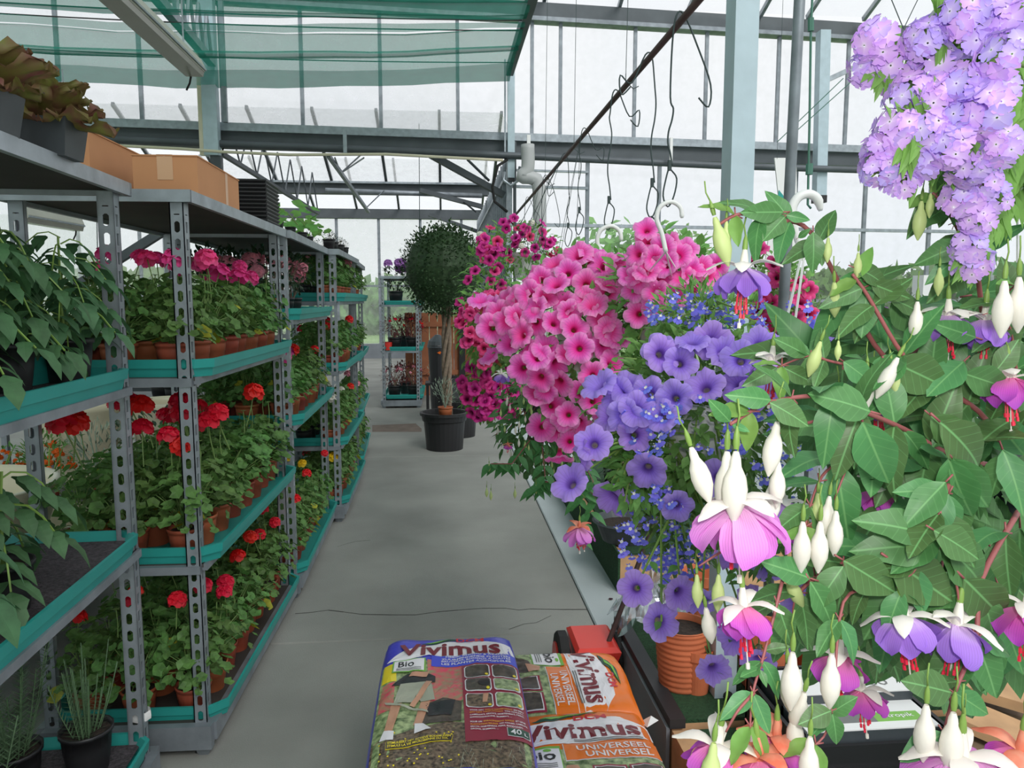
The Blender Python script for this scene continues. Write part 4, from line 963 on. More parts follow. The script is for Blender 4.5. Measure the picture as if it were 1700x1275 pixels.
t = tub('black tub partly hidden right behind the topiary tub', (.20, 8.75, 0), .21, .42); obj('foliage', DRK[0], t, (0,0,.1), kind='stuff')
t = tub('black pot with low plant farther behind the topiary trunk', (.02, 10.2, 0), .22, .55); obj('foliage', SLV[0], t, (-.1,0,.4), kind='stuff')
# fence panels, black bin
fn = thing('wood_fence', 'red brown vertical board fence behind the topiary trunk', 'fence', (.1, 12.6, 0))
x = -.62; k = 0
while x < .95:
    part('fence_board', M().box((x,12.6-.008*(k % 2),.0),(x+.125,12.62,1.38)), 'fence', fn, world=True); x += .135; k += 1
for z in (.35, 1.15): part('fence_rail', M().box((-.62,12.56,z),(.95,12.59,z+.08)), 'fence', fn, world=True)
part('fence_post', M().box((.27,12.50,0),(.37,12.6,1.5)), 'black', fn, world=True); part('fence_rail', M().box((.30,12.52,1.30),(.8,12.58,1.36)), 'black', fn, world=True)
t = thing('black_bucket', 'tall black bucket with grey film cover beside the topiary trunk', 'bucket', (pt(727,600,9.6).x, 9.6, .55))
m = M(); m.lathe([(.10,0),(.125,.46),(.135,.46),(.13,.47)], 20); m.disc((0,0,.45), .12, 20); part('shell', m, 'black', t)
m = M(); m.lathe([(.135,.44),(.12,.52),(.07,.565),(.03,.60),(.005,.60)], 14); part('film_cover', m, 'dgrey', t)
m = M(); m.add([(-.01,-.137,.38),(.03,-.133,.40),(.045,-.13,.385),(.03,-.133,.36)], [(0,1,2,3)]); part('orange_mark', m, 'fOra', t)
t2 = thing('bucket_stand', 'low dark stand carrying the tall black bucket', 'stand', (t.location.x, 9.6, 0)); m = M()
for a, b in ((-.15,-.15),(.12,-.15),(-.15,.12),(.12,.12)): m.box((a,b,0),(a+.03,b+.03,.52))
m.box((-.16,-.16,.52),(.16,.16,.55)); part('frame', m, 'black', t2)

# ======================= BAGS =======================
_tc = {}
def textmesh(s, bold=.0):
    k = (s, bold)
    if k in _tc: return _tc[k]
    cu = bpy.data.curves.new('t', 'FONT'); cu.body = s; cu.resolution_u = 2; cu.offset = bold; ob = bpy.data.objects.new('t', cu)
    me = bpy.data.meshes.new_from_object(ob); v = [tuple(p.co) for p in me.vertices]; f = [tuple(p.vertices) for p in me.polygons]
    bpy.data.objects.remove(ob); bpy.data.meshes.remove(me)
    xs = [p[0] for p in v]; y_ = [p[1] for p in v]; x0, x1, y0, y1 = min(xs), max(xs), min(y_), max(y_)
    v = [((p[0]-x0)/(x1-x0), (p[1]-y0)/(y1-y0)) for p in v]; _tc[k] = (v, f); return v, f
class Bag:
    def __init__(s, label, c, w, l, h, rz, film, bulge=.6, seed=0):
        s.w, s.l, s.h = w, l, h; s.sd = seed
        s.t = thing('soil_bag', label, 'bag of soil', c, rz, 'bags of potting soil')
        m = M(); nx, ny = 30, 44; vs = []; fs = []
        for side in (1, -1):
            for j in range(ny+1):
                for i in range(nx+1):
                    a, b = i/nx, j/ny; x, y, z = s.P(a, b); vs.append((x, y, z if side == 1 else h*.5-(z-h*.5)*.98 if z > h*.5 else h*.5))
        n = (nx+1)*(ny+1)
        for j in range(ny):
            for i in range(nx):
                q = j*(nx+1)+i; fs += [(q,q+1,q+nx+2,q+nx+1), (n+q+nx+1,n+q+nx+2,n+q+1,n+q)]
        m.add(vs, fs); s.body = part('film', m, film, s.t, smooth=True)
    def P(s, a, b, lift=0.):
        if lift > 0: b = .01+b*.962
        e = (1-abs(2*a-1)**8)*(1-abs(2*b-1)**12); z = s.h*.5+s.h*.5*max(0, e)**.42
        z += .007*mnoise.noise(Vector((a*5+s.sd*3, b*7, s.sd)))*e + .004*mnoise.noise(Vector((a*14, b*16+s.sd, 4)))*e
        wx = (a-.5)*s.w*(1-.03*(abs(2*b-1)**4)); wy_ = (b-.5)*s.l*(1+.015*math.sin(a*7+s.sd))
        return wx, wy_, z+lift
    def poly(s, nm, outline, mt, lift, sub=.03):
        """flat print: polygon in bag fractions, laid on the film"""
        m = M(); cxx = sum(p[0] for p in outline)/len(outline); cyy = sum(p[1] for p in outline)/len(outline)
        rings = []; K = 7; n = len(outline)
        pts = []
        for i in range(n):
            a, b = outline[i], outline[(i+1) % n]; L = math.hypot(b[0]-a[0], b[1]-a[1]); q = max(1, int(L/sub))
            for k in range(q): pts.append((a[0]+(b[0]-a[0])*k/q, a[1]+(b[1]-a[1])*k/q))
        N = len(pts); vs = []
        for r in range(1, K+1):
            for p in pts: vs.append(s.P(cxx+(p[0]-cxx)*r/K, cyy+(p[1]-cyy)*r/K, lift))
        vs.append(s.P(cxx, cyy, lift)); fs = [(r*N+i, r*N+(i+1)%N, (r+1)*N+(i+1)%N, (r+1)*N+i) for r in range(K-1) for i in range(N)]
        fs += [(K*N, i, (i+1)%N) for i in range(N)]; m.add(vs, fs); return part(nm, m, mt, s.t)
    def rect(s, nm, a0, b0, a1, b1, mt, lift, rd=0.):
        m = M(); nx = max(1, int((a1-a0)/.035)); ny = max(1, int((b1-b0)/.03)); vs = []; fs = []
        for j in range(ny+1):
            for i in range(nx+1): vs.append(s.P(a0+(a1-a0)*i/nx, b0+(b1-b0)*j/ny, lift))
        for j in range(ny):
            for i in range(nx):
                q = j*(nx+1)+i; fs.append((q,q+1,q+nx+2,q+nx+1))
        m.add(vs, fs); return part(nm, m, mt, s.t, smooth=True)
    def ell(s, nm, a, b, ra, rb, mt, lift, n=24): return s.poly(nm, [(a+ra*math.cos(2*PI*k/n), b+rb*math.sin(2*PI*k/n)) for k in range(n)], mt, lift)
    def text(s, st, a0, b0, a1, b1, mt, lift, bold=.012, arch=0.):
        v, f = textmesh(st, bold); m = M()
        m.add([s.P(a0+p[0]*(a1-a0), b0+p[1]*(b1-b0)+arch*math.sin(PI*p[0]), lift) for p in v], f); return part('lettering', m, mt, s.t)

LZ = [.0012*(i+1) for i in range(9)]
# blue bag : w .41, l .74
bb = Bag('blue-topped 40 litre soil bag with digging photo, lying uppermost on the stack', (.012, 1.995, .375), .425, .76, .125, 0, 'bagBlue', seed=1)
bb.rect('photo_print', .03, .04, .97, .75, 'pGarden', LZ[0])
bb.poly('photo_print', [(.03,.04),(.97,.04),(.97,.20),(.75,.24),(.5,.30),(.3,.27),(.03,.20)], 'pSoil', LZ[1])
bb.poly('photo_print', [(.32,.29),(.56,.30),(.57,.42),(.45,.45),(.33,.42)], 'pSoil2', LZ[2])
bb.poly('photo_print', [(.36,.43),(.57,.43),(.57,.69),(.97,.69),(.97,.76),(.34,.76)], 'pFlow', LZ[1])
bb.poly('photo_print', [(.04,.40),(.14,.40),(.13,.60),(.05,.58)], 'pFlow', LZ[1])
bb.poly('photo_print', [(.04,.60),(.14,.60),(.12,.755),(.04,.755)], 'pYel', LZ[1])
# the gardener on the bag print
bb.poly('photo_print', [(.11,.56),(.40,.57),(.40,.62),(.33,.66),(.20,.645)], 'pBlk', LZ[3])
bb.poly('photo_print', [(.22,.62),(.34,.62),(.36,.66),(.24,.655)], 'pSkin', LZ[4])
bb.poly('photo_print', [(.14,.43),(.26,.43),(.28,.50),(.31,.44),(.40,.44),(.37,.58),(.17,.57)], 'pKhaki', LZ[4])
bb.poly('photo_print', [(.10,.25),(.15,.25),(.19,.43),(.125,.43)], 'pSkin', LZ[3]); bb.poly('photo_print', [(.27,.28),(.32,.28),(.37,.44),(.31,.44)], 'pSkin', LZ[3])
bb.poly('photo_print', [(.08,.20),(.16,.20),(.16,.25),(.10,.26)], 'cloudW', LZ[4]); bb.poly('photo_print', [(.28,.23),(.38,.25),(.33,.29),(.28,.29)], 'cloudW', LZ[4])
bb.poly('photo_print', [(.24,.41),(.27,.40),(.38,.57),(.34,.58)], 'pSkin', LZ[5]); bb.poly('photo_print', [(.08,.445),(.09,.43),(.36,.355),(.355,.37)], 'pKhaki', LZ[6])
bb.poly('photo_print', [(.36,.34),(.50,.34),(.53,.43),(.34,.42)], 'pBlk', LZ[3])
# top logo
bb.poly('logo_ground', [(.05,.78),(.16,.86),(.30,.89),(.50,.925),(.75,.93),(.95,.875),(.97,.80),(.6,.79),(.35,.80),(.20,.765)], 'cloudW', LZ[1])
bb.poly('logo_leaf', [(.28,.905),(.36,.925),(.50,.955),(.60,.95),(.50,.93),(.40,.905)], 'pGreen', LZ[2]); bb.poly('logo_leaf', [(.32,.915),(.40,.935),(.50,.95),(.42,.92)], 'pLeaf', LZ[3])
bb.text('Vivimus', .13, .795, .87, .905, 'maroon', LZ[3], .03, .0)
bb.text('DCM', .55, .92, .76, .96, 'pRed', LZ[3], .03)
bb.rect('colour_band', .37, .705, .97, .795, 'pBlue', LZ[2])
for i, s_ in enumerate(('HEIDE, RHODO & AZALEA', 'ZUURMINNENDE PLANTEN', 'BRUYERES, RHODOS & TOUTES', 'LES PLANTES ACIDOPHILES')):
    bb.text(s_, .44+.03*(i == 0), .777-i*.020, .93-.02*(i == 0), .792-i*.020, 'cloudW', LZ[3], .02)
bb.rect('organic_label', .10, .665, .33, .765, 'pLeaf', LZ[3]); bb.rect('organic_label', .11, .672, .32, .755, 'cloudW', LZ[4])
bb.text('Bio', .14, .70, .25, .745, 'pBlk', LZ[5], .01)
for i in range(3): bb.rect('small_print', .13, .676+.007*i, .30, .679+.007*i, 'pGrey', LZ[5])
bb.rect('claret_panel', .58, .165, .975, .70, 'pPanel', LZ[3])
for i, (a, b) in enumerate(((.595,.59),(.785,.59),(.595,.485),(.785,.485),(.595,.375),(.785,.375))):
    def rr_(a0,b0,a1,b1,c=.012): return [(a0+c,b0),(a1-c,b0),(a1,b0+c),(a1,b1-c),(a1-c,b1),(a0+c,b1),(a0,b1-c),(a0,b0+c)]
    bb.poly('picture_frame', rr_(a, b, a+.175, b+.095), 'cloudW', LZ[4]); bb.poly('picture_print', rr_(a+.007, b+.005, a+.168, b+.09), ('pSoil2','pSoil2','pSoil2','pGarden','pSoil','pGarden')[i], LZ[5])
    bb.ell('number_dot', a+.150, b+.015, .012, .009, 'pYel', LZ[6], 8)
bb.ell('picture_detail', .72, .535, .04, .022, 'pBlk', LZ[6], 10); bb.poly('picture_detail', [(.70,.41),(.73,.41),(.745,.465),(.71,.465)], 'pSkin', LZ[6])
TX = ['VOOR EEN','SNELLE AANGROEIING','EN EEN','RIJKE AANPLANTING','VAN AZALEA’S,','CAMELLIA’S, ERICA, HORTENSIA’S, PIERIS,','RHODODENDRONS, SKIMMIA’S, ...']
bb.text('VOOR EEN', .615, .350, .70, .360, 'cloudW', LZ[4], .02); bb.text('SNELLE AANGROEIING', .71, .350, .88, .360, 'pOraT', LZ[4], .02); bb.text('EN EEN', .89, .350, .95, .360, 'cloudW', LZ[4], .02)
bb.text('EEN RIJKE AANPLANTING', .615, .334, .82, .344, 'pOraT', LZ[4], .02); bb.text('VAN AZALEA’S,', .83, .334, .95, .344, 'cloudW', LZ[4], .02)
bb.text('CAMELLIA’S, ERICA’S, HORTENSIA’S, PIERIS,', .615, .317, .95, .328, 'cloudW', LZ[4], .02); bb.text('RHODODENDRONS, SKIMMIA’S, ...', .615, .300, .87, .311, 'cloudW', LZ[4], .02)
bb.text('POUR UN', .615, .272, .685, .282, 'cloudW', LZ[4], .02); bb.text('ENRACINEMENT RAPIDE', .695, .272, .88, .282, 'pOraT', LZ[4], .02); bb.text('ET UNE', .89, .272, .95, .282, 'cloudW', LZ[4], .02)
bb.text('PLANTATION REUSSIE', .615, .255, .78, .265, 'pOraT', LZ[4], .02); bb.text('DES AZALEES, CAMELIAS,', .79, .255, .96, .265, 'cloudW', LZ[4], .02)
bb.text('ERICAS, HORTENSIAS, PIERIS, RHODODEN-', .615, .238, .93, .249, 'cloudW', LZ[4], .02); bb.text('DRONS, SKIMMIAS, ...', .615, .221, .78, .232, 'cloudW', LZ[4], .02)
bb.rect('volume_label', .83, .185, .965, .235, 'cloudW', LZ[4]); bb.rect('volume_label', .834, .188, .961, .232, 'pGreen', LZ[5]); bb.text('40', .85, .193, .915, .227, 'cloudW', LZ[6], .02); bb.text('L', .93, .193, .95, .211, 'cloudW', LZ[6], .02)
bb.poly('yellow_outline', [(.12,.150),(.50,.175),(.51,.215),(.12,.190)], 'pYel', LZ[2]); bb.poly('yellow_outline', [(.122,.153),(.498,.178),(.508,.212),(.122,.187)], 'pSoil2', LZ[3])
def slant(s_, a0, b0, a1, b1, k):
    v, f = textmesh(s_, .02); m = M(); m.add([bb.P(a0+p[0]*(a1-a0), b0+p[1]*(b1-b0)+k*p[0], LZ[5]) for p in v], f); part('lettering', m, 'pYel', bb.t)
slant('STIMULEERT HET ACTIEVE BODEMLEVEN', .13, .172, .495, .184, .024); slant('STIMULE LA VIE MICROBIENNE DU SOL', .13, .156, .48, .168, .024)
q = random.Random(4)
for i in range(34): bb.ell('print_dot', q.uniform(.06,.54), q.uniform(.05,.26), .006, .004, 'pYel', LZ[2], 6)
for i in range(26):
    a, b = q.uniform(.55,.93), q.uniform(.05,.155); bb.poly('print_root', [(a,b),(a+.003,b),(a+q.uniform(-.04,.04),b-.05)], 'pKhaki', LZ[2])

def orange(label, c, rz, seed, vis=True):
    g = Bag(label, c, .40, .60, .12, rz, 'bagOra', seed=seed)
    g.poly('logo_ground', [(.03,.70),(.04,.84),(.20,.88),(.5,.91),(.8,.90),(.97,.83),(.97,.72),(.5,.70)], 'cloudW', LZ[0])
    g.text('Vivimus', .05, .735, .90, .865, 'maroon', LZ[1], .03)
    g.poly('logo_leaf', [(.15,.885),(.26,.93),(.42,.955),(.66,.95),(.42,.92),(.32,.89)], 'pGreen', LZ[1]); g.poly('logo_leaf', [(.22,.91),(.36,.94),(.66,.95),(.42,.935),(.3,.905)], 'pLeaf', LZ[2])
    g.text('DCM', .46, .885, .70, .93, 'pRed', LZ[1], .03)
    g.rect('small_print', .42, .72, .90, .726, 'pGrey', LZ[1]); g.rect('small_print', .42, .708, .90, .714, 'pGrey', LZ[1])
    g.rect('photo_print', .03, .05, .97, .655, 'pGarden', LZ[0])
    g.rect('banner_edge', .33, .565, .97, .69, 'cloudW', LZ[1]); g.rect('banner', .336, .57, .97, .686, 'bagOra', LZ[2])
    g.text('UNIVERSEEL', .42, .635, .92, .677, 'cloudW', LZ[3], .015); g.text('UNIVERSEL', .47, .58, .92, .622, 'cloudW', LZ[3], .015)
    g.rect('organic_label', .05, .50, .31, .68, 'pLeaf', LZ[1]); g.rect('organic_label', .058, .507, .302, .66, 'cloudW', LZ[2]); g.text('bio', .08, .575, .27, .64, 'pBlk', LZ[3], .02); g.ell('label_leaf', .22, .645, .03, .01, 'pLeaf', LZ[3], 8)
    for i in range(3): g.rect('small_print', .08, .525+.013*i, .27, .530+.013*i, 'pGrey', LZ[3])
    g.poly('photo_print', [(.10,.36),(.40,.38),(.42,.47),(.36,.50),(.22,.48)], 'pSoil2', LZ[1]); g.poly('photo_print', [(.28,.46),(.42,.47),(.40,.53),(.33,.54)], 'pSkin', LZ[2])
    for a in (.50,.74):
        g.rect('picture_frame', a-.012, .37, a+.212, .522, 'pPanel', LZ[1]); g.rect('picture_frame', a, .38, a+.20, .51, 'cloudW', LZ[2]); g.rect('picture_print', a+.008, .386, a+.192, .504, 'pSoil2', LZ[3])
    return g
o2 = orange('orange soil bag right of the blue one, logo upright, nearest the camera', (.375, 1.775, .275), 0, 3)
o1 = orange('orange soil bag with sideways lettering, behind the upright orange one', (.285, 2.235, .28), -PI/2, 5)
part('torn_corner', M().add([(0,0,0),(.05,.01,.012),(.03,.05,.02),(.0,.05,.0),(.02,.03,.03)],[(0,1,4),(1,2,4),(2,3,4),(3,0,4)]) and _last(), 'white', o1.t); o1.t.children[-1].location = (.165,.285,.055)
# bags underneath
k = 0
for (x, y, z, rz, f, lb) in ((.02,2.0,.25,0,'bagOra','second from top, under the blue bag'),(.01,2.0,.125,0,'bagOra','third from top, under the blue bag'),(.37,1.78,.14,0,'bagOra','under the upright orange bag'),(.30,2.235,.145,PI/2,'bagOra','under the sideways orange bag')):
    Bag('soil bag low in the stack, ' + lb, (x, y, z), .39 if k < 2 else .38, .66 if k < 2 else .55, .125, rz, f, seed=9+k); k += 1
t = thing('pallet', 'low wooden pallet under the stack of soil bags', 'pallet', (.2, 2.0, 0))
for i in range(6): part('deck_board', M().box((-.17,1.56+i*.14,.105),(.56,1.66+i*.14,.123)), 'wood2', t, world=True)
for x in (-.15,.17,.48): part('bearer', M().box((x,1.56,.0),(x+.07,2.40,.104)), 'wood2', t, world=True)
# ======================= RED SPREADER CART =======================
t = thing('spreader_cart', 'red hand spreader with black wheel and rod handle beyond the bags', 'garden cart', (.60, 2.95, 0))
m = M(); 
m.add([(.53,2.80,.10),(.66,2.80,.10),(.66,3.02,.10),(.53,3.02,.10),(.51,2.78,.20),(.69,2.78,.20),(.69,3.03,.20),(.51,3.03,.20),(.525,2.80,.215),(.675,2.80,.215),(.675,3.01,.215),(.525,3.01,.215)], [(0,3,2,1),(0,1,5,4),(1,2,6,5),(2,3,7,6),(3,0,4,7),(4,5,9,8),(5,6,10,9),(6,7,11,10),(7,4,8,11),(8,9,10,11)])
part('hopper', m, 'red', t, world=True)
def wheel(x, y, z, r, w):
    m = M(); P = []
    for k in range(24):
        a = 2*PI*k/24; P.append((a, r-(0 if k % 2 else .004)))
    vs = []; 
    for xx, rr0 in ((x-w/2,.92),(x-w/2+.006,1),(x+w/2-.006,1),(x+w/2,.92)):
        for a, q in P: vs.append((xx, y+q*rr0*math.cos(a), z+q*rr0*math.sin(a)))
    n = 24; fs = [(i*n+k, i*n+(k+1)%n, (i+1)*n+(k+1)%n, (i+1)*n+k) for i in range(3) for k in range(n)]+[tuple(range(n-1,-1,-1)), tuple(range(3*n,4*n))]
    m.add(vs, fs); o = part('wheel', m, 'rubber', t, world=True)
    m = M(); m.tube([(x-w/2-.008,y,z),(x+w/2+.008,y,z)], r*.62, 16); part('wheel_hub', m, 'red', o, world=True)
wheel(.475, 2.92, .115, .115, .045); wheel(.705, 2.92, .115, .10, .03)
a = pt(1003,1085,2.86); b = pt(1068,915,2.86); d = (b-a); part('handle', M().tube([a-d*.35, a, b, b+d*1.5], .0105, 8), 'rust', t, smooth=True, world=True)
part('axle', M().tube([(.46,2.92,.115),(.71,2.92,.115)], .008, 6), 'galv2', t, world=True)

# ======================= LOW PLATFORMS =======================
def platform(label, x0, x1, y0, y1, z, trim=True):
    t = thing('display_platform', label, 'platform', ((x0+x1)/2,(y0+y1)/2,0))
    part('base', M().box((x0+.01,y0+.01,0),(x1,y1,z-.012)), 'wood', t, world=True)
    part('turf', M().box((x0+.04,y0+.0 if not trim else y0+.01,z-.012),(x1,y1,z)), 'turf', t, world=True)
    if trim:
        part('edge_trim', M().box((x0-.002,y0-.005,z-.02),(x0+.05,y1,z+.012)), 'blacktrim', t, world=True)
        part('fascia', M().box((x0-.012,y0,0),(x0,y1,z-.02)), 'fascia', t, world=True)
    else: part('turf_side', M().box((x0,y0,0),(x0+.012,y1,z)), 'turf', t, world=True)
    return t
platform('turf-topped platform with black trim beside the soil bags', .722, 2.6, 2.25, 3.05, .22)
platform('farther turf-covered platform beyond the clear film', .935, 2.12, 3.88, 6.4, .22, False)
t = thing('display_platform', 'near dark platform with a pale timber edge at bottom right', 'platform', (1.6,1.6,0)); part('edge_board', M().box((.725,1.2,0),(.80,2.235,.20)), 'wood', t, world=True); part('base', M().box((.81,1.2,0),(2.6,2.235,.19)), 'blacktrim', t, world=True); part('turf', M().box((.81,1.2,.19),(2.6,2.235,.20)), 'turf', t, world=True)

def rpot(label, c, r, h, ribs=11, mt='terra', nm='terracotta_pot', flare=.78, grp='terracotta pots on the platforms'):
    t = thing(nm, label, 'plant pot', c, 0, grp); m = M(); pr = [(r*flare*.97,0)]
    for k in range(ribs):
        z0 = h*k/ribs; f = (flare+(1-flare)*k/ribs)*r; pr += [(f, z0+.002), (f*1.03, z0+h/ribs*.3), (f*1.03, z0+h/ribs*.65), (f, z0+h/ribs*.95)]
    pr += [(r*1.05,h),(r*.95,h),(r*.9,h*.9)]; m.lathe(pr, 28); m.disc((0,0,h*.9), r*.9, 28, 1); m.disc((0,0,0), r*flare*.97, 28); part('pot', m, [mt,'soil'], t, smooth=True); return t
def ppot(label, c, r, h, mt='terra', grp='terracotta pots on the platforms'):
    t = thing('terracotta_pot', label, 'plant pot', c, 0, grp); m = M(); m.lathe([(r*.68,0),(r*.9,h*.78),(r*1.0,h*.79),(r*1.03,h),(r*.95,h),(r*.88,h*.75),(r*.6,.02)], 28); m.disc((0,0,0), r*.68, 28); part('pot', m, mt, t, smooth=False); return t
c = gp(1139,1150,.22); rpot('ribbed terracotta pot on green turf, left of the steel post', (c.x, c.y+.06, .22), .097, .225)
c = gp(1180,1215,.22); ppot('plain terracotta pot half hidden behind the steel post foot', (.875, 2.44, .22), .058, .16)
c = gp(1258,1190,.20); ppot('tall plain terracotta pot just right of the steel post', (1.085, 2.37, .22), .082, .26)
c = gp(1330,1150,.22); ppot('wide terracotta pot behind the hanging white buds', (1.12, 2.47, .22), .10, .19)
ppot('square-looking terracotta pot left of the timber offcuts', (1.32, 2.45, .22), .095, .19)
rpot('large ribbed terracotta pot at the right edge above the timber', (1.93, 2.50, .22), .21, .26, 7)
rpot('ribbed terracotta pot between the square pot and the timber', (1.60, 2.62, .22), .13, .22, 8)
ppot('terracotta pot seen under the blue lobelia beside the film', (1.10, 3.02, .232), .09, .20)
# timber offcuts
for k, (u0, v0, u1, v1, y, w, h, mt, lb) in enumerate(((1590,1128,1730,1168,2.0,.13,.03,'wood','topmost, with a pale upper face'),(1600,1185,1740,1245,1.85,.14,.03,'wood','second from the top, pale edge'),(1590,1150,1760,1205,2.05,.15,.04,'wood2','weathered, between the pale ones'),(1570,1235,1740,1290,1.8,.16,.04,'wood2','lowest, almost black with age'))):
    a = pt(u0, v0, y); b = pt(u1, v1, y-.12); tag(part('timber_offcut', M().bar(a, b, w, h), mt), f'timber offcut in the pile at lower right, {lb}', 'timber', 'timber offcuts')
# black crate of labelled packs
t = thing('pack_crate', 'black crate holding white labelled packs at bottom right', 'crate', (1.18, 1.98, .20)); x0, x1, y0, y1, z0, z1 = .96, 1.42, 1.86, 2.22, .20, .36
m = M(); m.box((x0,y0,z0),(x1,y0+.012,z1)); m.box((x0,y1-.012,z0),(x1,y1,z1+.05)); m.box((x0,y0,z0),(x0+.012,y1,z1+.02)); m.box((x1-.012,y0,z0),(x1,y1,z1+.02)); m.box((x0,y0,z0),(x1,y1,z0+.02)); m.box((x0-.01,y0-.01,z1-.07),(x1+.01,y0,z1-.06)); part('shell', m, 'black', t, world=True)
for k, (dy, z) in enumerate(((.06,.40),(.20,.43))):
    q = thing('labelled_pack', ('front' if k == 0 else 'back') + ' white paper-labelled pack lying in the black crate', 'packet', (1.19, 1.86+dy+.04, .23)); ya, yb = 1.86+dy-.04, 1.86+dy+.115
    part('pack_body', M().box((x0+.03,ya,.225),(x1-.03,yb,z-.012)), 'dgrey', q, world=True)
    part('paper_label', M().box((x0+.035,ya+.003,z-.012),(x1-.035,yb-.003,z-.008)), 'white', q, world=True)
    def flat(s_, a0, b0, a1, b1, mt, zz):
        v, f = textmesh(s_, .01); m = M(); m.add([(a0+p[0]*(a1-a0), b0+p[1]*(b1-b0), zz) for p in v], f); part('lettering', m, mt, q, world=True)
    if k == 1:
        flat('NO-GOO', 1.17, ya+.035, 1.34, ya+.07, 'pGrey', z-.0065); m = M(); m.add([(1.16,ya+.10,z-.0065),(1.34,ya+.095,z-.0065),(1.31,ya+.14,z-.0065),(1.20,ya+.142,z-.0065)],[(0,1,2,3)]); part('picture_print', m, 'pKhaki', q, world=True)
    else:
        m = M(); m.box((1.22,ya+.035,z-.008),(1.36,ya+.080,z-.0068)); part('green_band', m, 'pLeaf', q, world=True); flat('tropik', 1.26, ya+.045, 1.34, ya+.070, 'white', z-.006); m = M(); m.box((1.05,ya+.035,z-.008),(1.22,ya+.078,z-.007)); part('picture_print', m, 'pGrey', q, world=True)
# clear film
mf = bpy.data.materials.new('clear crumpled film'); mf.use_nodes = True; nf = mf.node_tree; nf.nodes.clear()
o_ = nf.nodes.new('ShaderNodeOutputMaterial'); a_ = nf.nodes.new('ShaderNodeBsdfTransparent'); b_ = nf.nodes.new('ShaderNodeBsdfGlossy'); b_.inputs['Roughness'].default_value = .15; b_.inputs[0].default_value = (.9,.92,.95,1); c_ = nf.nodes.new('ShaderNodeMixShader'); c_.inputs[0].default_value = .32; a_.inputs[0].default_value = (.86,.88,.9,1)
nf.links.new(a_.outputs[0], c_.inputs[1]); nf.links.new(b_.outputs[0], c_.inputs[2]); nf.links.new(c_.outputs[0], o_.inputs[0]); MT['film'] = mf
def film(label, c, sx, sy, sz, seed):
    q = random.Random(seed); n = 14; vs = []; 
    for j in range(n+1):
        for i in range(n+1):
            a, b = i/n*2-1, j/n*2-1; r2_ = a*a+b*b
            z = sz*(max(0, 1-r2_*.55))*(.55+.9*abs(mnoise.noise(Vector((a*2.2+seed, b*2.2, seed)))))+q.uniform(-.006,.006); vs.append((a*sx, b*sy, max(.003, z)))
    m = M(); m.add(vs, [(j*(n+1)+i, j*(n+1)+i+1, (j+1)*(n+1)+i+1, (j+1)*(n+1)+i) for j in range(n) for i in range(n)])
    o = obj('plastic_film', m.mesh('plastic_film', 'film'), loc=c); tag(o, label, 'plastic film')
film('crumpled clear plastic film on the corner of the trimmed platform', (.82, 2.95, .235), .13, .11, .22, 3)
film('larger clump of clear plastic film between the two platforms', (.98, 3.22, .0), .16, .15, .42, 8)
t = thing('plant_saucer', 'dark oval basket of dry soil on the far platform edge', 'basket', (1.03, 4.12, .22)); m = M(); m.lathe([(.13,0),(.17,.10),(.19,.11),(.18,.12),(.15,.08)], 24); m.disc((0,0,.085), .155, 24, 1); part('bowl', m, ['dgrey','soil'], t)
for k, (x, y, lb) in enumerate(((1.15,4.6,'first'),(1.25,5.3,'second'))):
    t = thing('patio_shrub', f'dark shrub on the far platform under the baskets, {lb} along', 'potted plant', (x,y,.22)); obj('pot', POTBL, t, scale=1.2); obj('foliage', DRK[k % 2], t, kind='stuff', scale=1.5)
# flower bench beyond the posts (right background)
t = table('display_bench', 'bench of lobelia pots in right background near the glass wall', 2.2, 6.0, 5.2, 6.4, 1.33, top='blacktrim')
for k in range(9):
    x = 2.35+k*.40; q = thing('lobelia_pot', f'potted blue lobelia on the right background bench, {ORD[k]} from left', 'potted plant', (x, 5.35+.1*(k % 2), 1.33), 0, 'lobelia pots on the background bench'); obj('pot', POTG, q); obj('foliage', MRG[0], q, kind='stuff', scale=1.0)
    flower_dome(q, 'fLil', (0,0,.17), (.12,.12,.10), 7, rr, .45)
c = pt(1358,515,4.6); t = thing('cream_planter', 'cream rimmed planter behind the slanting pipe', 'planter', (c.x, c.y, c.z-.10)); m = M(); m.lathe([(.08,-.02),(.10,.05),(.105,.06),(.12,.062),(.12,.085),(.10,.085)], 20); m.disc((0,0,.05), .09, 20, 1); part('shell', m, ['cream','soil'], t)
m = M(); a = c+Vector((0,0,-.12)); t2 = thing('planter_stand', 'slim grey stand under the cream rimmed planter', 'stand', (c.x, c.y, 0)); part('pole', M().box((-.03,-.03,0),(.03,.03,a.z)), 'galv2', t2); part('top_plate', M().box((-.12,-.12,a.z-.02),(.12,.12,a.z)), 'galv2', t2)
c = pt(1545,475,8); t = thing('white_box', 'small white cabinet outlined against the trees at right', 'box', (c.x, c.y, 1.25)); part('body', M().box((c.x-.12,7.95,1.25),(c.x+.12,8.15,c.z+.12)), 'white', t, world=True); t2 = thing('box_stand', 'slim post carrying the small white cabinet', 'post', (c.x, c.y+.05, 0)); part('pole', M().box((-.04,-.04,0),(.04,.04,1.25)), 'galv2', t2)
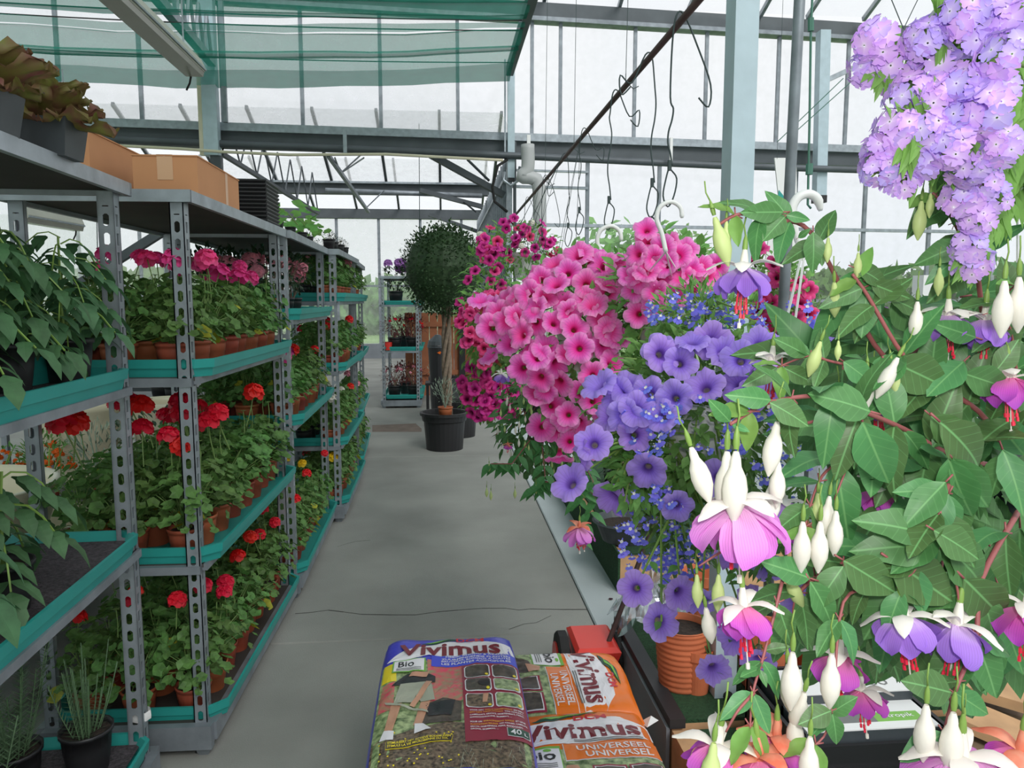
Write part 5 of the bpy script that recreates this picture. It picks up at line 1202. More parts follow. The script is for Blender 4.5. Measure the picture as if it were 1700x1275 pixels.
# banner
t = thing('hanging_banner', 'narrow white banner with red and teal shapes behind the slanting pipe', 'banner', pt(1300,450,4.0))
def bn(pts, mt, y, nm='print'): 
    m = M(); m.add([pt(u,v,y) for u, v in pts], [tuple(range(len(pts)))]); part(nm, m, mt, t, world=True)
m = M(); P = [(1286,262),(1322,262),(1326,470),(1266,470),(1278,380),(1293,330)]; A = [pt(u,v,4.0) for u, v in P]; B_ = [p+Vector((0,.01,0)) for p in A]; n = len(P); m.add(A+B_, [tuple(range(n)), tuple(range(2*n-1,n-1,-1))]+[(i,i+n,(i+1)%n+n,(i+1)%n) for i in range(n)]); part('cloth', m, 'white', t, world=True)
for u_ in (1290,1318): q_ = pt(u_,264,4.0); part('cord', M().tube([q_, Vector((q_.x, 4.0, 6.0))], .0012, 4), 'wire', t, world=True)
bn([(1293,315),(1301,325),(1300,345),(1290,335)], 'teal', 3.995); bn([(1282,375),(1296,370),(1300,385),(1298,412),(1284,415),(1291,395),(1280,388)], 'red', 3.995); bn([(1275,447),(1300,452),(1302,465),(1275,460)], 'red', 3.995)
# vent sash at right
tag(part('vent_sash', M().bar(pt(1560,300,8), pt(1760,238,7), .05, .09), 'post'), 'pale blue steel vent bar slanting at right edge behind the verbena', 'bar')

# ======================= OUTSIDE =======================
def tree(label, c, r, h, seed, n=900, mt='leafB', name='garden_tree'):
    q = random.Random(seed); t = thing(name, label, 'tree', (c[0], c[1], -.15)); m = M(); m.tube([(0,0,0),(.1,0,h*.3),(0,.1,h*.7)], [.22,.16,.06], 7); part('trunk', m, 'bark', t)
    m = M()
    for i in range(n):
        d = Vector((q.gauss(0,1), q.gauss(0,1), q.gauss(0,1))).normalized(); f = q.uniform(.5,1)*(1+.35*mnoise.noise(d*2.5+Vector((seed,0,0)))); p = Vector((d.x*r*f, d.y*r*f, h*.55+d.z*h*.45*f)); s = q.uniform(.15,.32)*r/2
        a = Vector([q.uniform(-1,1) for _ in range(3)]).normalized(); b = a.orthogonal().normalized(); m.add([p, p+a*s+b*s*.5, p+a*s*1.6, p+a*s-b*s*.5], [(0,1,2,3)])
    part('crown', m, mt, t, kind='stuff'); return t
for k, (u, y, r, h, lb) in enumerate(((1040,30,2.4,4.9,'just right of the purple basket'),(1105,33,2.2,5.1,'behind the pink petunias'),(985,36,2.0,4.6,'nearest the rain pipe'),(1380,40,4.0,3.6,'behind the slanting pipe'),(1500,44,4.5,3.4,'behind the white cabinet'),(1600,42,4.2,4.2,'far right, behind the verbena tail'),(1700,45,4.5,3.6,'at the right picture edge'),(1250,48,4.0,3.4,'behind the square post'))):
    tree(f'hazy green tree beyond the glass, {lb}', (pt(u,450,y).x, y), r, h, 60+k, mt='leafP' if k < 3 else 'leafG')
for k, (u, y, r, h) in enumerate(((80,38,5,3.2),(200,38,5,3.0),(320,40,5,3.4),(640,42,5,2.6))):
    tree(f'blurred shrub mass behind the whitewashed glass, {ORD[k]} from left', (pt(u,450,y).x, y), r, h, 80+k, 700, 'leafG', 'garden_shrub')
# ======================= HANGING BASKETS =======================
rr = random.Random(21)
BX = .554; BZ = 2.22
tag(part('hanging_bar', M().tube([(BX,.2,BZ),(BX,5.9,BZ)], .0085, 8), 'rust', smooth=True), 'long thin rusty bar running overhead down the aisle', 'bar')
def wire(y, zend, label, loop=.17, flip=1, zl=.30):
    t = thing('hanging_wire', label, 'wire hook', (BX, y, BZ)); s = flip
    a = .035*s
    P = [(BX+a*1.3,y,BZ-zl+.02),(BX+a*2.0,y,BZ-zl-.0),(BX+a*2.1,y,BZ-zl+.05),(BX+a*1.2,y,BZ-.06),(BX+.006*s,y,BZ+.014),(BX-.012*s,y,BZ+.010),(BX-.02*s,y,BZ-.05),(BX-.022*s,y,BZ-zl+.02)]
    P += [(BX-.02*s+.006*math.sin(k*1.3), y, BZ-zl+.02-(BZ-zl+.02-zend)*k/6) for k in range(1,7)]
    part('wire', M().tube(cr(P,4), .0018 if y > 2.6 else .0022, 5), 'wire', t, smooth=True, world=True)
    x = BX-.02*s; z = zend
    Q = [(x,y,z),(x+.004,y,z-.01),(x+.018,y,z-.03),(x+.012,y,z-.07),(x-.002,y,z-.095),(x-.014,y,z-.07),(x-.008,y,z-.03),(x,y,z)]
    part('eye_loop', M().tube(cr(Q,4), .002, 5), 'wire', t, smooth=True, world=True)
    part('twist', M().tube([(x,y,z+.012),(x,y,z-.012)], .005, 6), 'wire', t, world=True)
    return Vector((x, y, z-.09))
W1 = wire(1.77, 1.895, 'wire hook nearest the camera, ending in a white strap', flip=1, zl=.19)
W2 = wire(2.06, 1.90, 'second wire hook along the bar, with a long open loop', flip=-1, zl=.09)
W3 = wire(2.42, 1.90, 'third wire hook along the bar, carrying a white hanger', flip=1, zl=.09)
W4 = wire(2.95, 1.93, 'fourth wire hook along the bar', flip=1, zl=.10)
W5 = wire(3.45, 1.92, 'fifth wire hook along the bar', flip=-1, zl=.17)
W6 = wire(4.05, 1.93, 'sixth wire hook along the bar', flip=1, zl=.25)
W7 = wire(4.9, 1.98, 'farthest wire hook on the bar, over the magenta basket', flip=1, zl=.15)
part_ = part
tag(part('wire_ring', M().tube([W2+Vector((.035*math.sin(k*PI/6), 0, -.12+.12*math.cos(k*PI/6)-.0)) for k in range(13)], .0022, 5), 'wire', smooth=True), 'long oval wire ring hanging from the second hook', 'ring')
for k, (u, v0, v1, y) in enumerate(((907,-20,290,4.0),(955,-20,235,3.6),(1041,-20,122,2.9))):
    a, b = pt(u+2,v0,y), pt(u-2,v1,y); t = thing('drop_wire', ('leftmost','middle','rightmost')[k]+' of three thin wires dropping from the roof behind the bar', 'wire', b, 0, None)
    part('wire', M().tube([a+Vector((0,0,3)), a, b], .0015, 4), 'wire', t, world=True); part('hook', M().tube([b, b+Vector((0,0,-.03)), b+Vector((.03,0,-.055)), b+Vector((.05,0,-.045))], .002, 4), 'wire', t, world=True)
def hanger(t, top, pot_c, r, big=1., n=3, name='strap'):
    """white plastic hook with thin straps down to the pot rim"""
    b = top; s = big
    P = [b+Vector((-.028*s,0,-.03*s)), b+Vector((-.022*s,0,-.008*s)), b+Vector((0,0,.004*s)), b+Vector((.022*s,0,-.006*s)), b+Vector((.030*s,0,-.03*s)), b+Vector((.016*s,0,-.055*s)), b+Vector((.012*s,0,-.10*s))]
    P = [b+Vector((.03*s,0,-.028*s)), b+Vector((.026*s,0,-.006*s)), b+Vector((.006*s,0,.006*s)), b+Vector((-.018*s,0,-.004*s)), b+Vector((-.026*s,0,-.03*s)), b+Vector((-.014*s,0,-.06*s)), b+Vector((-.004*s,0,-.10*s))]
    part('hook', M().tube(cr(P,4), [.003*s]+[.005*s]*24, 8), 'white', t, smooth=True, world=True)
    e = P[-1]
    for k in range(n):
        a = 2*PI*k/n+.5; q = Vector(pot_c)+Vector((r*math.cos(a), r*math.sin(a), 0)); part(name, M().bar(e, q, .0028, .0028), 'white', t, world=True)
def hpot(t, c, r, h, mt='white'):
    m = M(); m.lathe([(r*.66,-h),(r*.9,-.02),(r*1.0,-.02),(r*1.02,0),(r*.94,0),(r*.88,-.02)], 24, 0, tuple(c)); m.disc((c[0],c[1],c[2]-.02), r*.9, 24, 1); m.disc((c[0],c[1],c[2]-h), r*.66, 24); part('pot', m, [mt,'soil'], t, world=True)
def cords(t, c, y=None, r=.10):
    top = Vector((BX, c.y if y is None else y, BZ))
    for k in range(3):
        a = 2*PI*k/3; part('cord', M().tube([top, Vector((c.x+r*math.cos(a), c.y+r*math.sin(a), c.z))], .0012, 4), 'wire', t, world=True)
# --- flower meshes ---
def petunia(seed, ruff=.0035, depth=.045):
    q = random.Random(seed); m = M(); n = 30; rings = [(.0035,-depth,0),(.006,-depth*.45,.08),(.010,-.010,.2),(.020,.000,.42),(.031,.0025,.72),(.040,-.001,1)]
    vs = []; uv = []
    for i, (r, z, u) in enumerate(rings):
        for k in range(n):
            a = 2*PI*k/n; lobe = 1-(.19*(1-abs(math.cos(2.5*a)))**2 if i > 4 else .06*(1-abs(math.cos(2.5*a)))**2 if i > 3 else 0); w = ruff*math.sin(a*15+seed)*(i == 5)+ruff*.7*math.sin(a*10+seed*2)*(i >= 4)+.0035*math.cos(5*a)*(i >= 4)
            rad = r*lobe; vs.append((rad*math.cos(a), rad*math.sin(a), z+w+(.004*math.sin(a+seed) if i > 3 else 0))); uv.append((k/n if k <= n/2 else 1-k/n, u))
    m.add(vs, [(i*n+k, i*n+(k+1)%n, (i+1)*n+(k+1)%n, (i+1)*n+k) for i in range(5) for k in range(n)])
    return m, uv
def petme(key):
    out = []
    for s in (1,2,3,4):
        m, uv = petunia(s); out.append(m.mesh('flower', MT[key], True, uv=uv))
    return out
PP, PV, PG, PD = petme('petPink'), petme('petPur'), petme('petMag'), petme('petDeep')
CAL = M(); 
for k in range(5): CAL.leaf((0,0,-.046), (math.cos(k*1.257),math.sin(k*1.257),.9), (0,0,1), .016, .006, .1, .2, mi=0)
CAL.tube([(0,0,-.075),(0,0,-.044)], .0016, 4, 0, False); CALME = CAL.mesh('calyx', 'leafP')
def cloud(t, c, rad, n, L, Wd, mt, seed, shell=.55, up=.2, stems=20, smt='stemG', droop=0., kind='stuff', nm='foliage', lobed=False):
    q = random.Random(seed); m = M(); c = Vector(c)
    for i in range(n):
        d = Vector((q.gauss(0,1), q.gauss(0,1), q.gauss(0,1))).normalized(); f = q.uniform(shell,1)
        p = c+Vector((d.x*rad[0]*f, d.y*rad[1]*f, d.z*rad[2]*f)); dr = (d+Vector((0,0,up-droop))+Vector([q.uniform(-.7,.7) for _ in range(3)])).normalized()
        m.leaf(p, dr, (d*.6+Vector((0,-.3,1)))+Vector([q.uniform(-.3,.3) for _ in range(3)]), L*q.uniform(.6,1.2), Wd*q.uniform(.7,1.2), .35, .2, shape=(0,.85,1,.6,0))
    for i in range(stems):
        d = Vector((q.gauss(0,1), q.gauss(0,1), q.gauss(0,1)-droop)).normalized(); e = c+Vector((d.x*rad[0], d.y*rad[1], d.z*rad[2]))*.98; m.tube([c+Vector((0,0,rad[2]*.1)), (c+e)/2+Vector((0,0,rad[2]*.25)), e], .0022, 4, 1, False)
    return part(nm, m, [mt, smt], t, world=True, kind=kind)
def surf(u, v, c, rad, j=.02, q=rr):
    """point on the camera side of an ellipsoid of foliage"""
    r = ray(u, v); o = Vector((0,0,EYE)); A = sum((r[i]/rad[i])**2 for i in range(3)); Bq = 2*sum((o[i]-c[i])*r[i]/rad[i]**2 for i in range(3)); Cq = sum(((o[i]-c[i])/rad[i])**2 for i in range(3))-1
    D = Bq*Bq-4*A*Cq; t = (-Bq-math.sqrt(D))/(2*A) if D > 0 else -Bq/(2*A)
    p = o+r*t; n = Vector([(p[i]-c[i])/rad[i]**2 for i in range(3)]).normalized()
    return p+n*q.uniform(-j, j), n
def put_flower(t, mes, p, n, s, q=rr, tilt=.5, calyx=True, nm='flower', cam_bias=.5):
    L = wloc(t); toc = (Vector((0,0,EYE))-p).normalized(); d = (n*(1-cam_bias)+toc*cam_bias+Vector((0,0,.25))+Vector([q.uniform(-tilt,tilt) for _ in range(3)])).normalized()
    o = obj(nm, q.choice(mes), t, p-L, aim(d, q.random()*6.28), s)
    if calyx: obj('calyx', CALME, o)
    return o
# ---- far magenta baskets ----
t = thing('hanging_basket', 'farthest hanging basket: white pot spilling magenta and purple petunias', 'hanging basket', pt(862,455,4.9)); c = pt(862,425,4.9)
hpot(t, c+Vector((0.03,0,.02)), .085, .16); hanger(t, W7, c, .08, 1.0)
cloud(t, c+Vector((0,0,.06)), (.27,.22,.17), 420, .05, .02, 'leafP', 31)
C7 = c+Vector((0,0,.08)); q = random.Random(5)
for i in range(46):
    a = q.uniform(0,6.28); f = math.sqrt(q.random()); u = 862+74*f*math.cos(a); v = 408+46*f*math.sin(a)
    if abs(u-864) < 16 and v > 418: continue
    p, n = surf(u, v, C7, (.30,.24,.19), .03, q); put_flower(t, PG if i % 3 else PD, p, n, .8, q, .6, False)
for i in range(8):
    p, n = surf(790+q.uniform(0,140), 370+q.uniform(0,90), C7, (.30,.24,.19), .03, q); obj('flower_head', q.choice(UMB['fWhite']), t, p-wloc(t), aim(n), .5)
t = thing('hanging_basket', 'cascading magenta petunia basket hanging beside the topiary ball', 'hanging basket', pt(815,560,4.3)); c = pt(815,500,4.3)
cloud(t, c, (.20,.2,.36), 520, .05, .02, 'leafP', 32, droop=.5); hpot(t, c+Vector((.05,.05,.1)), .085, .15, 'dgrey'); cords(t, c+Vector((.05,.05,.1)))
for i in range(34):
    u = 812+q.gauss(0,22); v = q.uniform(385,560); p, n = surf(u, v, c, (.22,.2,.38), .03, q); put_flower(t, PG if i % 3 else PD, p, n, .82, q, .6, False)
t = thing('hanging_basket', 'lower basket of deep pink petunias left of the big pink one', 'hanging basket', pt(812,600,3.75)); c = pt(815,545,3.75)
cloud(t, c, (.17,.16,.24), 380, .05, .02, 'leafP', 33, droop=.4); cords(t, c+Vector((.03,.03,.1)), 3.6)
for i in range(44):
    a = q.uniform(0,6.28); f = math.sqrt(q.random()); p, n = surf(812+48*f*math.cos(a), 543+62*f*math.sin(a), c, (.18,.16,.24), .02, q); put_flower(t, PD, p, n, .85, q, .45, False)
t = thing('hanging_basket', 'low magenta petunia basket hanging nearest the aisle floor', 'hanging basket', pt(820,690,3.9)); c = pt(820,645,3.9)
cloud(t, c, (.19,.17,.19), 360, .05, .02, 'leafP', 34, droop=.4); cords(t, c+Vector((.03,.03,.08)))
for i in range(58):
    a = q.uniform(0,6.28); f = math.sqrt(q.random()); p, n = surf(818+52*f*math.cos(a), 643+56*f*math.sin(a), c, (.20,.18,.20), .02, q); put_flower(t, PG, p, n, .9, q, .45, False)
# ---- fuchsia meshes ----
def sepal_mesh():
    m = M(); n = 7; vs = []
    for i in range(n+1):
        t = i/n; x = .034*t; z = .010*math.sin(t*PI*.9)-.012*t*t+.010*t**4; w = .0075*math.sin(PI*min(1, t*.93+.07))**.8
        vs += [(x,-w,z-.002),(x,0,z),(x,w,z-.002)]
    fs = []
    for i in range(n): o = i*3; fs += [(o,o+1,o+4,o+3),(o+1,o+2,o+5,o+4)]
    m.add(vs, fs); return m
SEP = {k: sepal_mesh().mesh('sepal', k, True) for k in ('fSep','fSepO')}
def corolla_mesh(seed, r=.017, h=.024, np_=9):
    q = random.Random(seed); m = M(); uv = []; vs = []; fs = []
    for k in range(np_):
        a = 2*PI*k/np_+q.uniform(-.25,.25); rr_ = r*(q.uniform(.45,.8) if k % 2 else q.uniform(.85,1.12)); hh = h*(q.uniform(.95,1.2) if k % 2 else q.uniform(.7,1.0)); wv = q.uniform(-.004,.004); u = Vector((math.cos(a), math.sin(a), 0)); s = Vector((-u.y,u.x,0)); o = len(vs); nL, nW = 5, 4
        for i in range(nL+1):
            t = i/nL; rad = .003+rr_*math.sin(t*PI*.55)**.8; w = (r*.62 if np_ < 12 else r*.40)*math.sin(.25+t*2.3)**.7 if t < 1 else r*.25
            for j in range(nW+1):
                f = j/nW*2-1; vs.append(u*(rad-.004*f*f*0+.003*abs(f)*t)+s*(w*f)+Vector((0,0,-hh*t+.003*f*f*t+wv*f*t))); uv.append((f*.5, t))
        fs += [(o+i*(nW+1)+j, o+i*(nW+1)+j+1, o+(i+1)*(nW+1)+j+1, o+(i+1)*(nW+1)+j) for i in range(nL) for j in range(nW)]
    m.add(vs, fs); return m, uv
COR = {}
for k in ('corP','corK','corM'):
    COR[k] = []
    for s in (1,2):
        m, uv = corolla_mesh(s, .018, .026); COR[k].append(m.mesh('corolla', MT[k], True, uv=uv))
m_, uv_ = corolla_mesh(5, .030, .036, 14); CORBIG = m_.mesh('corolla', MT['corK'], True, uv=uv_)
m = M()
for k in range(7):
    a = k*.9; P = [Vector((.003*math.cos(a),.003*math.sin(a),-.006)), Vector((.005*math.cos(a),.005*math.sin(a),-.034-.004*(k % 3)))]; m.tube(P, .0006, 4); m.tube([P[1], P[1]+Vector((0,0,-.004))], .0014, 5)
STAM = m.mesh('stamens', 'fStam'); m = M(); m.tube([(0,0,-.01),(.001,0,-.05)], .0006, 4); m.tube([(.001,0,-.050),(.001,0,-.055)], .0018, 6); STY = m.mesh('style', 'fSep')
m = M(); m.lathe([(.0006,.020),(.0022,.014),(.0026,.008),(.0020,.003)], 8); m.tube([(0,0,.040),(.002,0,.028),(0,0,.018)], .0008, 5, 0); OVR = m.mesh('ovary', 'stemG', True)
m = M(); m.lathe([(.0022,.006),(.0034,-.001),(.0042,-.008),(.0045,-.012)], 10); TUB = m.mesh('flower', 'fSep', True); m = M(); m.lathe([(.0022,.006),(.0034,-.001),(.0042,-.008),(.0045,-.012)], 10); TUBO = m.mesh('flower', 'fSepO', True)
m = M(); m.lathe([(.002,.001),(.0036,-.004),(.0042,-.010),(.0078,-.018),(.0092,-.027),(.0085,-.036),(.005,-.045),(.001,-.053)], 12)
BUDW = m.mesh('bud', 'fSep', True); BUDG = m.mesh('bud', 'budG', True)
def fuchsia_flower(t, p, s, cor='corP', sep='fSep', tilt=(0,0), big=False, rz=0., spread=None):
    o = obj('flower', TUB if sep == 'fSep' else TUBO, t, Vector(p)-wloc(t), (tilt[0], tilt[1], rz), s); obj('ovary', OVR, o)
    for k in range(4): obj('sepal', SEP[sep], o, (0,0,-.011), (0, (spread[k] if spread else rr.uniform(-.25,.35)), k*PI/2+.4+rr.uniform(-.2,.2)), 1.15 if big else 1.0)
    obj('corolla', CORBIG if big else rr.choice(COR[cor]), o, (0,0,-.011)); obj('stamens', STAM, o, (0,0,-.011), scale=1.15 if big else 1.); obj('style', STY, o, (0,0,-.011), scale=1.15 if big else 1.)
    return o
def bud(t, p, s, green=False, tilt=(0,0)):
    o = obj('bud', BUDG if green else BUDW, t, Vector(p)-wloc(t), (tilt[0], tilt[1], rr.random()*6), s); obj('ovary', OVR, o); return o
# ---- trailing fuchsia basket between the aisle and the pink petunias ----
c = pt(905,690,3.05); t = thing('hanging_basket', 'trailing dark fuchsia basket with tiny pale buds left of pink petunias', 'hanging basket', c); hpot(t, c+Vector((0,0,.08)), .11, .14, 'dgrey'); cords(t, c+Vector((0,0,.08)))
cloud(t, c, (.22,.2,.26), 800, .05, .025, 'leafF', 41, droop=.6, stems=30, smt='stemR')
for i in range(46):
    a = q.uniform(0,6.28); f = math.sqrt(q.random()); p, n = surf(895+80*f*math.cos(a), 700+85*f*math.sin(a), c, (.23,.21,.27), .02, q); bud(t, p, .42+.2*q.random(), i % 2 == 0)
fuchsia_flower(t, pt(832,615,2.85), 1.25, 'corP'); fuchsia_flower(t, pt(843,735,2.85), .7, 'corM', 'fSepO')
m = M()
for (u0,v0,u1,v1,u2,v2) in ((940,760,960,800,905,800),(930,740,990,830,960,890),(880,730,850,770,815,770),(900,740,905,790,890,810),(970,770,985,800,960,830)):
    A, B1, C1 = pt(u0,v0,2.9), pt(u1,v1,2.8), pt(u2,v2,2.8); m.tube([A,B1,C1], .0022, 4, 0, False)
    for k in range(7):
        f = k/6; p = A.lerp(B1, f*2) if f < .5 else B1.lerp(C1, f*2-1)
        for s in (-1, 1): m.leaf(p, (s*.8, -.3, -.5+q.uniform(-.3,.3)), (0,-.5,1), q.uniform(.05,.085), .035, .4, .15, mi=1)
part('trailing_shoots', m, ['stemR','leafF'], t, world=True, kind='stuff')
for (u, v) in ((808,810),(815,815),(855,812),(812,770),(890,805)): bud(t, pt(u,v,2.8), .7, True)
fuchsia_flower(t, pt(962,868,2.7), 1.6, 'corM', 'fSepO', big=True); fuchsia_flower(t, pt(970,885,2.72), 1.1, 'corM', 'fSepO')
# ---- the big pink petunia basket(s) ----
c = pt(985,560,2.4); CR = (.34,.28,.30); t = thing('hanging_basket', 'large basket mass of hot pink petunias under the white hanger', 'hanging basket', c); hpot(t, c+Vector((0,.05,.05)), .13, .16); hanger(t, W3, c+Vector((0,.05,.05)), .12, 1.4)
cloud(t, c, (.31,.25,.28), 1300, .045, .022, 'leafP', 51, stems=40); CP = c
PK = [(985,420),(960,425),(1000,440),(975,470),(1010,465),(925,475),(900,465),(905,490),(935,500),(1010,480),(1035,470),(850,512),(820,512),(845,535),(885,535),(945,518),(985,508),(1000,530),(1010,550),(1005,572),(895,590),(945,585),(968,573),(925,605),(905,578),(825,545),(840,570),(860,525),(905,650),(925,640),(940,690),(945,732),(915,680),(985,660),(965,655),(1000,690),(985,712),(900,705),(930,758),(890,655),(830,522),(870,555),(800,500),(815,590),(1025,560),(1015,600),(880,490),(860,495),(920,535),(955,545),(890,515),(870,610),(1045,495),(1060,505),(1030,445),(1045,440),(945,455),(885,455),(975,495),(920,440),(1020,430),(900,625),(960,705),(1005,640),(1020,660),(1025,620),(838,500),(925,715),(975,740),(810,532),(872,585)]
for i, (u, v) in enumerate(PK):
    if 970 < u < 1030 and 600 < v < 700 and i % 2: pass
    p, n = surf(u, v, CP, CR, .02); o = put_flower(t, PP, p, n, 1.06*rr.uniform(.9,1.12)*(p.y/2.15), cam_bias=.45)
for (u, v, s, tl) in ((961,578,1.15,0),(983,622,1.05,0),(943,688,1.0,0),(945,732,1.0,0)):
    p, n = surf(u, v, CP, CR, .0); toc = (Vector((0,0,EYE))-p).normalized(); o = obj('flower', PP[0], t, p+toc*.05-wloc(t), aim(toc+Vector((-.1,0,.1)), rr.random()*6), s); obj('calyx', CALME, o)
c = pt(1110,470,2.15); CR2 = (.21,.2,.21); t = thing('hanging_basket', 'second hot pink petunia basket left of the square post', 'hanging basket', c); hpot(t, c+Vector((0,.03,-.02)), .11, .15); hanger(t, W1, c+Vector((0,.03,-.02)), .10, 1.1)
cloud(t, c+Vector((0,0,-.03)), (.19,.18,.18), 650, .045, .022, 'leafP', 52)
for (u, v) in ((1075,392),(1110,400),(1060,425),(1150,450),(1165,440),(1095,460),(1075,450),(1088,430),(1125,425),(1140,410),(1090,485),(1120,490),(1180,455),(1192,440),(1060,465),(1050,480),(1150,480),(1075,385),(1105,440),(1130,460),(1170,475),(1045,455),(1100,415),(1085,505),(1060,520)):
    p, n = surf(u, v, c, CR2, .015); put_flower(t, PP, p, n, .95*rr.uniform(.9,1.1), cam_bias=.5)
c = pt(1285,490,3.1); t = thing('hanging_basket', 'third pink petunia basket partly hidden behind the slanting pipe', 'hanging basket', c); hpot(t, c+Vector((0,.05,0)), .11, .15)
cloud(t, c, (.16,.15,.20), 480, .045, .022, 'leafP', 53)
for (u, v) in ((1260,412),(1250,470),(1285,440),(1312,470),(1280,500),(1300,540),(1335,468),(1330,500),(1312,560),(1265,500),(1292,462),(1322,530),(1255,520),(1342,482),(1285,555),(1250,430),(1270,535),(1240,560),(1340,520)):
    p, n = surf(u, v, c, (.17,.15,.22), .02); put_flower(t, PD, p, n, 1.05*rr.uniform(.9,1.1), cam_bias=.4)
# ---- mixed basket: purple petunias, lobelia ----
c = pt(1165,690,1.50); CM = (.26,.20,.22); t = thing('hanging_basket', 'mixed basket of lavender petunias and blue lobelia in front centre right', 'hanging basket', c); MB = t
hpot(t, c+Vector((.04,.05,.03)), .13, .16)
cloud(t, c, (.23,.17,.20), 1500, .032, .017, 'leafP', 61, stems=50); cloud(t, pt(1130,850,1.5), (.10,.08,.12), 420, .03, .010, 'leafG', 62, stems=20); cloud(t, pt(1170,520,1.52), (.11,.1,.07), 420, .028, .007, 'leafP', 63, up=.8, stems=26); cloud(t, pt(1290,880,1.35), (.12,.1,.10), 420, .03, .008, 'leafG', 64, stems=20)
cloud(t, pt(1060,760,1.45), (.06,.08,.12), 300, .03, .014, 'leafP', 65)
PU = [(1000,640),(1040,690),(1075,650),(1052,722),(945,800,1),(1075,780),(1125,835,1),(1100,590,1),(1150,570),(1185,560),(1170,640),(1230,640),(1300,600),(1380,540),(1352,612),(968,752,1),(1012,832),(1192,792),(1130,985,1),(1098,1032,1),(1185,1112,1),(1055,977),(1215,1060),(1260,1098),(1290,640),(1225,600),(1165,1000),(1245,1000),(1275,942),(1020,655),(1100,690),(1035,640),(1205,580),(1265,620),(1320,560),(1240,660),(985,735),(1090,575),(1375,560),(1345,655),(1215,930),(1120,660),(1330,1000),(1310,1060),(1010,690),(1060,680),(1130,600),(1260,575)]
for it in PU:
    u, v = it[:2]; p, n = surf(u, v, c, CM, .012)
    if v > 850 or u < 990 or u > 1330: p = pt(u, v, 1.28+.05*rr.random())
    o = put_flower(t, PV, p, n, .86*rr.uniform(.9,1.1)*(p.y/1.27), tilt=.45, cam_bias=.45 if len(it) < 3 else .55)
m = M()
for it in PU:
    u, v = it[:2]
    if v > 850 or u < 990:
        a = pt(u, v, 1.33); b = c+Vector((rr.uniform(-.1,.05),0,-.05)); m.tube([a, (a+b)/2+Vector((0,0,.03)), b], .0022, 5, 0, False)
        for k in range(5):
            p = a.lerp(b, k/6); m.leaf(p, (rr.uniform(-1,1), -.5, rr.uniform(-.5,.8)), (0,-.4,1), .032, .015, .3, .2, mi=1)
part('trailing_shoots', m, ['stemG','leafP'], t, world=True, kind='stuff')
LOB = []
for s in (1,2,3):
    q = random.Random(s); m = M(); 
    for a_ in (-2.3,-1.57,-.84): e_ = Vector((math.cos(a_), math.sin(a_), 0)); f_ = Vector((-e_.y, e_.x, 0)); m.add([(0,0,0), e_*.0055-f_*.0032, e_*.0092-f_*.0022+Vector((0,0,-.001)), e_*.0092+f_*.0022+Vector((0,0,-.001)), e_*.0055+f_*.0032], [(0,1,2,3,4)])
    for a_ in (.9,2.24): e_ = Vector((math.cos(a_), math.sin(a_), .3)); f_ = Vector((-e_.y, e_.x, 0)); m.add([(0,0,0), e_*.004-f_*.0012, e_*.0065, e_*.004+f_*.0012], [(0,1,2,3)])
    m.tube([(0,0,0),(0,.001,-.008)], .0012, 4, 0, False); LOB.append(m.mesh('lobelia_flower', 'fLob'))
LOBW = M().floret((0,0,.001), (0,0,1), .0025, 5, 0).mesh('eye', 'fSep')
q = random.Random(77); LZN = [((1150,520),(85,36),62),((1075,700),(38,62),34),((1085,880),(62,85),92),((1190,700),(110,60),44),((1300,780),(60,70),16),((1140,925),(40,28),26),((1310,530),(80,40),24)]
for (cu, cv), (ru, rv), n in LZN:
    for i in range(n):
        a = q.uniform(0,6.28); f = math.sqrt(q.random()); u = cu+ru*f*math.cos(a); v = cv+rv*f*math.sin(a); p, nn = surf(u, v, c, CM, .02, q)
        if v > 850: p = pt(u, v, q.uniform(1.38,1.46))
        if v < 560: p = pt(u, v, q.uniform(1.40,1.55))
        toc = (Vector((0,0,EYE))-p).normalized(); o = obj('lobelia_flower', q.choice(LOB), t, p-wloc(t), aim(toc+Vector([q.uniform(-.7,.7) for _ in range(3)])), q.uniform(1.05,1.4)); obj('eye', LOBW, o)
# white hook of the mixed basket on its green wire
gw = thing('green_wire', 'green coated wire dropping to the big white hook', 'wire', pt(1341,335,1.25)); a = pt(1350,-40,1.25); b = pt(1341,340,1.25)
part('wire', M().tube([a, pt(1346,60,1.25), pt(1344,200,1.25), b, b+Vector((.006,0,-.006))], .0020, 6), 'wgreen', gw, smooth=True, world=True); part('knot', M().tube([pt(1344,272,1.25), pt(1343,290,1.25)], .006, 7), 'wgreen', gw, world=True); part('knot', M().tube([pt(1346,30,1.25), pt(1346,52,1.25)], .005, 7), 'wgreen', gw, world=True)
bw = pt(1338,330,1.25); P = [bw+Vector((.027,0,-.020)), bw+Vector((.020,0,.000)), bw+Vector((.004,0,.008)), bw+Vector((-.014,0,.002)), bw+Vector((-.024,0,-.018)), bw+Vector((-.020,0,-.045)), pt(1332,420,1.25)]
part('hook', M().tube(cr(P,4), [.003,.005,.006]+[.0078]*18+[.006,.006,.005,.005], 10), 'white', MB, smooth=True, world=True)
for (u, v) in ((1298,565),(1315,570)): part('strap', M().bar(pt(1332 if u < 1300 else 1336,418,1.25), pt(u,v,1.22), .0036, .002), 'white', MB, world=True)
